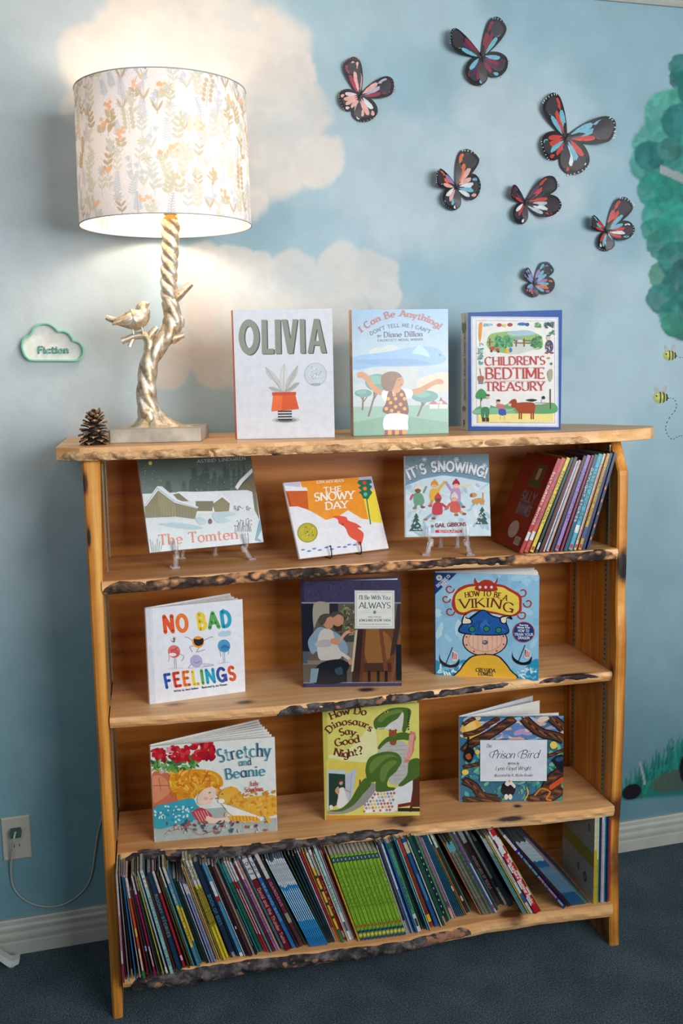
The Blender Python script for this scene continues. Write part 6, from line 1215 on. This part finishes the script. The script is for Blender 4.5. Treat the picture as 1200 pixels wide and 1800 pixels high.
add('white',.003,(200,200,198),10,.25); add('black',.005,(30,30,34),10.5,.25,[('b',.86,1,(150,130,110))])
add('olive yellow',.0045,(176,170,70),11,.25)
add('pale blue',.006,(170,196,206),12,.255,[('l',.0,.06,(226,226,226),0,1)])
add('dark red',.003,(120,24,34),12,.24)
add('pale aqua',.0105,(150,198,196),12.5,.258,[('b',.84,1,(214,216,214)),T_('A B C',.86,.98,(60,60,60)),T_('PETTICOAT PATCH',.36,.74,(30,110,120)),T_('DAY BOOK',.08,.24,(60,70,80))],'pale aqua spine with white top label in the left stretch of the bottom row')
add('brown red',.004,(110,34,36),13,.24)
add('petrol blue',.016,(18,58,86),13.5,.25,[T_('ROOMY STORIES',.34,.78,(130,140,110))],'wide petrol blue spine in the left stretch of the bottom row')
add('red',.008,(176,30,44),14,.252,[('b',.78,1,(206,202,196)),('l',.08,.13,(226,190,190))],'red spine with white top in the left stretch of the bottom row')
add('dark brown',.004,(60,40,34),14.5,.25); add('brown',.004,(92,66,48),14.5,.245); add('olive',.006,(88,76,34),15,.24)
add('white and teal',.005,(60,160,160),15,.255,[('b',.8,1,(214,216,216))])
add('navy',.005,(24,40,80),15,.245)
add('aqua and yellow',.0085,(230,200,60),15.5,.258,[('b',.0,.2,(40,140,176)),('b',.62,.84,(60,150,190)),('b',.84,1,(196,200,200)),T_('WINTRY MARCH',.24,.58,(70,60,40)),T_('CLASSIC',.64,.78,(220,226,230))],'blue and yellow banded spine in the left stretch of the bottom row')
add('blue',.006,(40,130,176),15.5,.25,[('b',.24,.6,(226,196,60))])
add('dark green',.010,(40,62,46),16,.215); add('dark green',.006,(34,52,42),16,.212)
for i in range(5): add('lavender blue' if i%2 else 'white and blue',.0038,(104,112,168) if i%2 else (170,176,206),16.3,.212,[('l',.86,.98,(214,214,220),.1,.9)])
for i in range(3): add('orange yellow',.0032,(214,150,50),16.7,.25,[('l',.0,1,(226,214,180),.6,.95)])
for i in range(3): add('yellow',.0085,(222,200,48),17,.262,[('b',.74,1,(206,206,200)),('l',.34,.72,(130,120,50),.25,.75),T_('GROWING BRAVE',.36,.72,(90,84,40)),T_('RDR',.80,.94,(60,60,60))],'bright yellow spine with white top label, %s of the yellow trio'%('first','middle','last')[i])
add('navy',.013,(22,46,74),18,.258,[T_('BOOK OF BEES',.34,.66,(70,120,150)),('l',.0,.05,(140,150,156),.3,.8)],'wide dark navy spine right of the yellow trio')
add('navy',.004,(30,40,70),18.3,.25); add('blue and white',.008,(64,140,176),18.5,.25,[('b',.66,.82,(212,214,216)),('b',.60,.66,(160,30,40)),('b',.0,.04,(226,226,226))])
add('white',.003,(206,206,206),18.7,.25); add('black',.007,(22,22,26),19,.25,[('l',.3,.33,(200,200,200),.3,.7)]); add('maroon',.006,(84,36,34),19,.25)
add('pale striped',.005,(190,180,160),19.3,.25,[('l',0,1,(80,60,60),.4,.6)]); add('black',.004,(26,26,30),19.5,.25,[('l',.1,.5,(170,170,170),.4,.6)])
add('teal',.004,(30,130,130),19.7,.25); add('green',.008,(24,92,70),20,.24,[('b',.8,1,(60,130,130))])
for i in range(2): add('white and red',.0055,(176,44,60),20.3,.252,[('b',.78,1,(210,210,210)),('l',.2,.7,(220,206,206),.3,.6)])
add('teal grey',.005,(90,140,140),20.6,.25,[('b',.8,1,(206,206,204))]); add('dark red',.005,(110,30,34),20.8,.245)
add('lavender',.0055,(150,112,176),21,.25,[('b',.8,1,(212,210,212)),T_('GRANDMOTHERS DAY',.1,.7,(80,50,110))],'lavender spine right of the green one in the bottom row'); add('peach',.005,(206,150,124),21,.25)
add('light blue',.006,(90,170,206),21.5,.256,[('l',0,1,(214,220,224),.6,.95)])
add('deep red',.014,(112,16,28),22,.262,[('b',.78,1,(208,210,208)),T_('David and the Thunder Twins',.08,.68,(200,150,150)),T_('D E F',.82,.96,(60,60,60))],'wide deep red spine with white top label in the middle of the bottom row')
add('blue',.009,(34,104,168),22.3,.262,[('b',.78,1,(208,212,212)),T_('ABC',.82,.96,(60,60,60)),T_('SEA AND SAND',.3,.72,(140,180,210))],'medium blue spine just right of the wide deep red one')
add('charcoal',.006,(36,36,44),22.5,.25); add('maroon',.010,(112,36,62),22.8,.258,[('b',.74,1,(202,198,190)),T_('GARDENS',.44,.7,(200,130,150)),('b',.26,.36,(160,150,130)),('b',.0,.24,(80,40,50))],'maroon spine with cream top left of the bright blue set')
add('dark green',.005,(34,70,60),23,.245)
for i in range(9): add('bright blue',.0052,(38,142,206),23.4,.252-.002*(i%3),[('b',.70,1,(214,216,218)),('l',.30,.66,(206,226,238),.3,.65),('l',.0,.10,(24,110,180),.1,.9),('l',.74,.96,(120,140,160),.4,.6)],'slim bright blue reader with white top, %s of nine in its set'%('first second third fourth fifth sixth seventh eighth ninth'.split()[i]),y=-.012,gapx=.004 if i==0 else 0)
add('olive dark',.003,(80,90,40),22.5,.25)
for i in range(3): add('dark teal',.0058,(18,44,52),21.5-i*.6,.245,[('l',.2,.8,(40,70,80),.3,.6)])
add('white',.004,(204,204,204),20,.25); add('red',.006,(170,34,44),19.7,.25,[('b',.0,.16,(206,120,50))]); add('orange',.006,(226,140,50),19.5,.245,[('l',.3,.6,(240,220,180),.3,.7)])
add('green and yellow',.008,(226,180,60),19.2,.25,[('b',.12+.15*k,.15+.15*k,(30,60,40)) for k in range(5)]+[('b',0,.14,(30,120,70)),('b',.84,1,(206,206,204))],'green and yellow striped spine left of the lime green set')
add('red',.009,(176,24,38),19,.252,[('b',.72,1,(214,212,212)),T_('MRS BUSY',.3,.66,(226,180,180)),('l',.03,.1,(220,200,200),.2,.8)],'red spine with large white top left of the lime green set')
add('cream',.005,(206,196,160),18.8,.245)
add('pale aqua',.009,(166,206,206),18.6,.25,[('b',.0,.3,(214,218,218)),T_('Little Rivers Spin',.36,.7,(50,70,80)),T_('014',.12,.24,(40,50,60)) if False else ('l',.1,.2,(60,80,90),.2,.8)],'pale aqua spine with white foot left of the lime green set')
add('white',.0045,(206,204,204),18.4,.25,[('l',.1,.7,(190,60,70),.35,.6)]); add('white and red',.004,(190,120,120),18.2,.25); add('dark red',.005,(120,26,34),18,.25)
add('golden',.006,(206,160,50),17.8,.235)
lime=(132,176,44)
for i in range(12): add('lime green',.0102 if i%3 else .0112,lime if i%2 else (122,168,40),17.3,.232,[('l',.915,.975,(24,56,80),.1,.9),('l',.93,.96,(150,190,210),.35,.65),('t',['STAR FINDERS','LITTLE STEPS','BIG DIGGERS','MOON WALK','SLOW TURTLES','RAINY DAYS','WILD BIRDS','ROLLING ON','SEED TO TREE','HIGH TIDE','OPEN GATES','FAST FRIENDS'][i],.38,.84,(92,132,32)),('b',.085,.115,(28,60,110)),('b',.045,.07,(222,196,90)),('l',.15,.18,(190,50,40),.3,.7),('b',.0,.03,(28,60,110))],'lime green spine, %s of the twelve in the lime row'%('first second third fourth fifth sixth seventh eighth ninth tenth eleventh twelfth'.split()[i]),y=-.014)
add('white',.003,(204,204,204),17,.245); add('charcoal',.006,(40,44,56),17,.25,[('l',.0,.14,(160,164,170))]); add('grey',.004,(120,124,130),17,.25); add('white and blue',.006,(110,160,206),17.2,.25,[('b',.5,1,(180,206,226))])
add('violet blue',.005,(60,70,140),17.3,.25); add('blue',.004,(30,110,190),17.4,.255)
add('sea green',.012,(74,140,110),17.6,.25,[('b',.0,.2,(206,208,206)),T_('Looking after my pony',.26,.64,(24,50,40)),('l',.06,.15,(50,70,60),.2,.8),('b',.94,1,(40,100,80))],'wide sea green spine with white foot right of the lime row')
add('dark green',.007,(26,56,48),18,.25); add('black',.004,(24,26,30),18.2,.25); add('cyan',.005,(40,160,200),18.5,.255,[('l',.3,.6,(150,210,230),.3,.7)]); add('cream',.003,(206,200,170),18.7,.25)
add('rust',.009,(116,48,36),19,.25,[('b',.06,.14,(226,190,60)),('b',.8,1,(150,60,50))],'rust brown spine with yellow band near its foot'); add('blue',.011,(24,84,140),19.5,.25,[('l',.3,.6,(60,130,180),.3,.7),('b',.84,.96,(200,190,150))],'medium dark blue spine right of the rusty one')
add('white',.003,(206,206,204),19.8,.25); add('dark green',.011,(22,76,58),20,.25,[('l',.0,.1,(170,150,100),.6,.95)]); 
add('navy specked',.006,(22,34,60),20.3,.252,[('l',.1+.07*k,.12+.07*k,(206,210,214),.2+.1*(k%4),.5+.1*(k%4)) for k in range(11)],'navy spine with white specks in the right middle of the bottom row',y=.018)
add('green',.006,(70,130,84),20.6,.25,y=.024); add('mauve',.011,(134,100,124),21,.25,[('b',.0,.12,(206,150,150)),('l',.14,.2,(60,40,60),.3,.7)],'mauve spine with pink foot in the right middle of the bottom row',y=.030)
add('white',.003,(200,202,204),21.2,.24,y=.03); 
for i in range(4): add('teal blue',.0042,(20,70,100),21.6+i*.3,.245,[('l',.0,1,(40,110,140),.7,.95)],y=.034)
add('green',.005,(60,110,70),23,.25,[('b',.86,1,(206,206,190)),('l',.3,.36,(220,220,200))],y=.036); add('orange',.004,(214,100,40),23.3,.20,y=.036)
add('dark green',.010,(26,54,50),23.8,.25,[('l',.0,.14,(20,20,24),.1,.9),('l',.14,.2,(200,190,180),.2,.8),('b',.78,1,(200,202,196))],'dark green spine with pale top left of the orange-edged books',y=.046); add('sage',.004,(100,140,110),24,.24,y=.05)
add('orange brown',.005,(190,104,54),25.5,.222,lab='orange-brown thin spine, first after the gap in the bottom row',y=.030,gapx=.010)
for i in range(5): add('teal' if i%2==0 else 'orange',.0042,(24,120,134) if i%2==0 else (196,120,64),25.8,.222,[('l',.88,1,(90,180,190),.1,.9)],y=.028)
add('olive green',.010,(92,98,60),26,.252,[T_('TALES OF OLD',.3,.8,(40,40,30))],'olive green spine right of the thin teal and orange ones',y=.03); add('royal blue',.005,(50,86,170),26,.25,y=.03); add('white and red',.0055,(200,196,196),26,.256,[('l',.6,.95,(170,50,40),.2,.8),('l',.05,.1,(190,40,80),.2,.8)],y=.03)
add('dark teal',.008,(16,50,56),26.3,.25,[('l',.0,.5,(40,110,110),.6,.9)],y=.04)
add('maroon brown',.014,(56,26,30),26.6,.252,[('b',.78,1,(150,150,146)),T_('ADVENTURES OF SCOUT',.2,.62,(150,120,120))],'wide maroon-brown spine with grey top in the right part of the bottom row',y=.06)
add('black',.005,(26,28,30),27,.25,y=.06); add('grey white',.008,(150,154,150),27,.25,[('b',.22,.34,(20,20,20)),('b',.0,.16,(190,190,180))],'grey-white spine with a black band right of the maroon-brown one',y=.06)
add('dark green',.014,(22,52,60),27,.20,y=.05,gapx=.0)
for i in range(3): add('grey teal',.004,(100,150,150),27.2,.24,[('b',.8,1,(170,176,176))],y=.012,gapx=.006 if i==0 else 0)
add('yellow',.004,(220,190,50),27.4,.25,y=.008); add('white',.009,(206,202,196),27.5,.25,[('b',.14,.26,(40,80,160)),('b',.0,.10,(190,190,186)),('l',.4,.7,(150,150,160),.3,.7)],'white spine with a blue band left of the red chequered book',y=.006)
chq=[]
for k in range(10):
    chq.append(('l',k*.1,k*.1+.1,(222,220,220),.02 if k%2 else .78,.22 if k%2 else .98))
add('chequered',.027,(190,26,42),28,.262,chq+[('l',.0,.70,(206,70,84),.24,.76),('l',.0,.10,(176,20,36),.02,.98),('l',.72,.93,(220,218,222),.2,.8),T_('The Big Red Book of',.42,.66,(240,226,226)),T_('Beginner Books',.12,.40,(240,226,226))],'thick red and white chequered spine, widest book on the bottom shelf',y=.003)
add('yellow',.003,(220,186,60),28.3,.235,y=.01); 
add('royal navy',.018,(24,46,120),37.5,.262,[('b',.80,1,(206,208,212)),T_('BIG',.70,.77,(210,210,220)),T_('FARMYARD SONGS',.46,.68,(150,200,120)),T_('SPOTTED SILLY ADVENTURES',.14,.44,(226,160,150)),T_('SUN',.84,.97,(190,40,50)),T_('READERS',.03,.11,(190,200,220))],'thick royal navy spine with white top right of the red chequered book',y=.010,gapx=.010)
add('navy',.005,(24,40,80),38.3,.245,y=.015); add('dark navy',.004,(20,30,56),38.6,.24,y=.016); add('dark red',.004,(110,30,30),38.8,.235,y=.017)
for i in range(11): add('teal blue',.0046,(30,110,160) if i%2 else (24,90,136),39.2+i*.12,.242+.002*(i%3),[('b',.70,1,(176,190,196)),('l',.2,.6,(150,190,206),.35,.65)],'slim teal-blue reader leaning steeply, %s of eleven by the navy book'%('first second third fourth fifth sixth seventh eighth ninth tenth eleventh'.split()[i]),y=.018)
add('white and red',.003,(200,196,196),40.6,.255,[('l',0,1,(190,60,60),.3,.6)],y=.02); add('teal',.0035,(30,120,140),40.7,.26,y=.02); add('orange and green',.004,(210,110,50),40.8,.262,[('b',0,.5,(60,130,70))],y=.02); add('blue',.0035,(24,80,140),41,.268,y=.02)
ENDV=[('yellow',.011,(206,186,70),.236,[('l',.0,.6,(190,160,40),.1,.9),('b',.62,1,(196,196,180))],'tall yellow spine with a white cartoon-dotted cover, upright at the right end'),('yellow green',.008,(140,160,60),.234,[('l',.5,1,(206,206,190),.2,.8)],'yellow-green upright spine near the right end of the bottom row'),
 ('navy',.008,(24,50,100),.240,[],'navy upright spine near the right end of the bottom row'),('white and red',.007,(206,202,204),.238,[('l',.0,.9,(190,70,70),.35,.7)],'white upright spine with red print near the right end'),('pale blue',.005,(150,180,206),.236,[],'pale blue upright spine near the right end'),
 ('teal',.007,(26,110,124),.228,[],'teal upright spine near the right end of the bottom row'),('dark blue',.006,(26,44,84),.240,[],'dark blue upright spine second from the right end'),('red',.007,(160,40,50),.222,[],'red upright spine, last book at the right end of the bottom row')]
ORD='first second third fourth fifth sixth seventh eighth ninth tenth eleventh twelfth thirteenth fourteenth fifteenth sixteenth seventeenth eighteenth nineteenth'.split()
ZB4=.1206
# positions: each book rests on its left neighbour
ANCH=[(0,.0285)]
for i,b in enumerate(ROW):
    l=b['lab'] or ''
    for key,xx in (('wide dark navy',.274),('reader with white top, first',.460),('lime row',.580) if 'first of the twelve' in l else ('#',0),('rust brown',.757),('mauve',.819),('orange-brown',.893),('wide maroon-brown',.948),('thick red and white',1.026),('thick royal navy',1.104)):
        if key in l: ANCH.append((i,xx))
ANCH.append((len(ROW),1.180))
def step(p,b,f):
    a=R_(b['lean']); pa=R_(p['lean']); adv=p['th']*f/math.cos(pa); hc=min(p['h']*math.cos(pa),b['h']*math.cos(a))
    if a>pa: adv+=hc*(math.tan(a)-math.tan(pa))
    return adv+.0003+b['gap']
pos=[None]*len(ROW)
for (i0,x0),(i1,x1) in zip(ANCH,ANCH[1:]):
    def total(f):
        t=0
        for i in range(i0,i1): t+=step(ROW[i],ROW[i+1],f) if i+1<len(ROW) else ROW[i]['th']*f/math.cos(R_(ROW[i]['lean']))
        return t
    t0,t1=total(0),total(1); f=(x1-x0-t0)/(t1-t0)
    f=max(.35,f); x=x0
    for i in range(i0,i1):
        pos[i]=x; st_=step(ROW[i],ROW[i+1],f) if i+1<len(ROW) else ROW[i]['th']*f; ROW[i]['tf']=ROW[i]['th']*f; x+=st_
for b in ROW: b['th']=b['tf']

END=pos[-1]+ROW[-1]['th']/math.cos(R_(ROW[-1]['lean']))
marks_=[]; near='the left end'; cnt=0
for b,x in zip(ROW,pos):
    if b['lab']:
        lab=b['lab']
        near={'first book':'white and pink first book'}.get(lab[:10],None) or lab.split(',')[0].split(' in the ')[0].split(' right of')[0].split(' left of')[0].split(' near ')[0]
        near={'lime green spine':'whole lime row','slim bright blue reader with white top':'whole bright blue set','slim teal-blue reader leaning steeply':'teal-blue reader set'}.get(near,near); cnt=0
    else:
        cnt+=1; lab='slim %s spine, %s right of the %s'%(b['name'],ORD[cnt-1],near)
    yv=b['y'] if b['y'] is not None else float(np.interp(x,[.03,.12,.25,.4,.6,.75,.85],[-.050,-.044,-.014,-.010,-.008,-.006,.02]))+RDN.uniform(-.007,.009)
    spine_book(lab,x,yv,ZB4,b['th'],b['h'],.185 if b['h']>.23 else .16,R_(b['lean']),b['c'],GB,b['bands'],cover=dim(b['c'],.62),soft=b['th']<.011)  # covers coloured darker to paint in the shade between spines
ENDV=[(e[0],e[1]*.68)+e[2:] for e in ENDV]; x=W-T-.003-sum(e[1]+.0006 for e in ENDV)
def dots(mb,th,h,dp):
    def lq(y0,y1,z0,z1,c,k=0): mb.face([(-.0001-k*.00004,y1,z0),(-.0001-k*.00004,y0,z0),(-.0001-k*.00004,y0,z1),(-.0001-k*.00004,y1,z1)],c)
    lq(.0,dp,0,h,(206,204,190)); lq(0,dp,.40*h,.56*h,(196,180,70),1)
    for i,(y,z,r) in enumerate(((.03,.80,.010),(.07,.88,.012),(.11,.76,.010),(.15,.86,.010),(.05,.2,.014),(.09,.24,.010))):
        mb.face([(-.0002,y+r*.7*math.cos(t),z*h+r*math.sin(t)) for t in np.linspace(0,2*PI,14,False)][::-1],(80,80,84))
        mb.face([(-.00024,y+r*.45*math.cos(t),z*h+r*.7*math.sin(t)) for t in np.linspace(0,2*PI,14,False)][::-1],(180,170,150))
for i,(nm,th,c,h,bands,lab) in enumerate(ENDV):
    spine_book(lab,x,.014+.002*(i%3),ZB4,th,h,.19,0,c,GB,bands,marks=dots if i==0 else None); x+=th+.0006
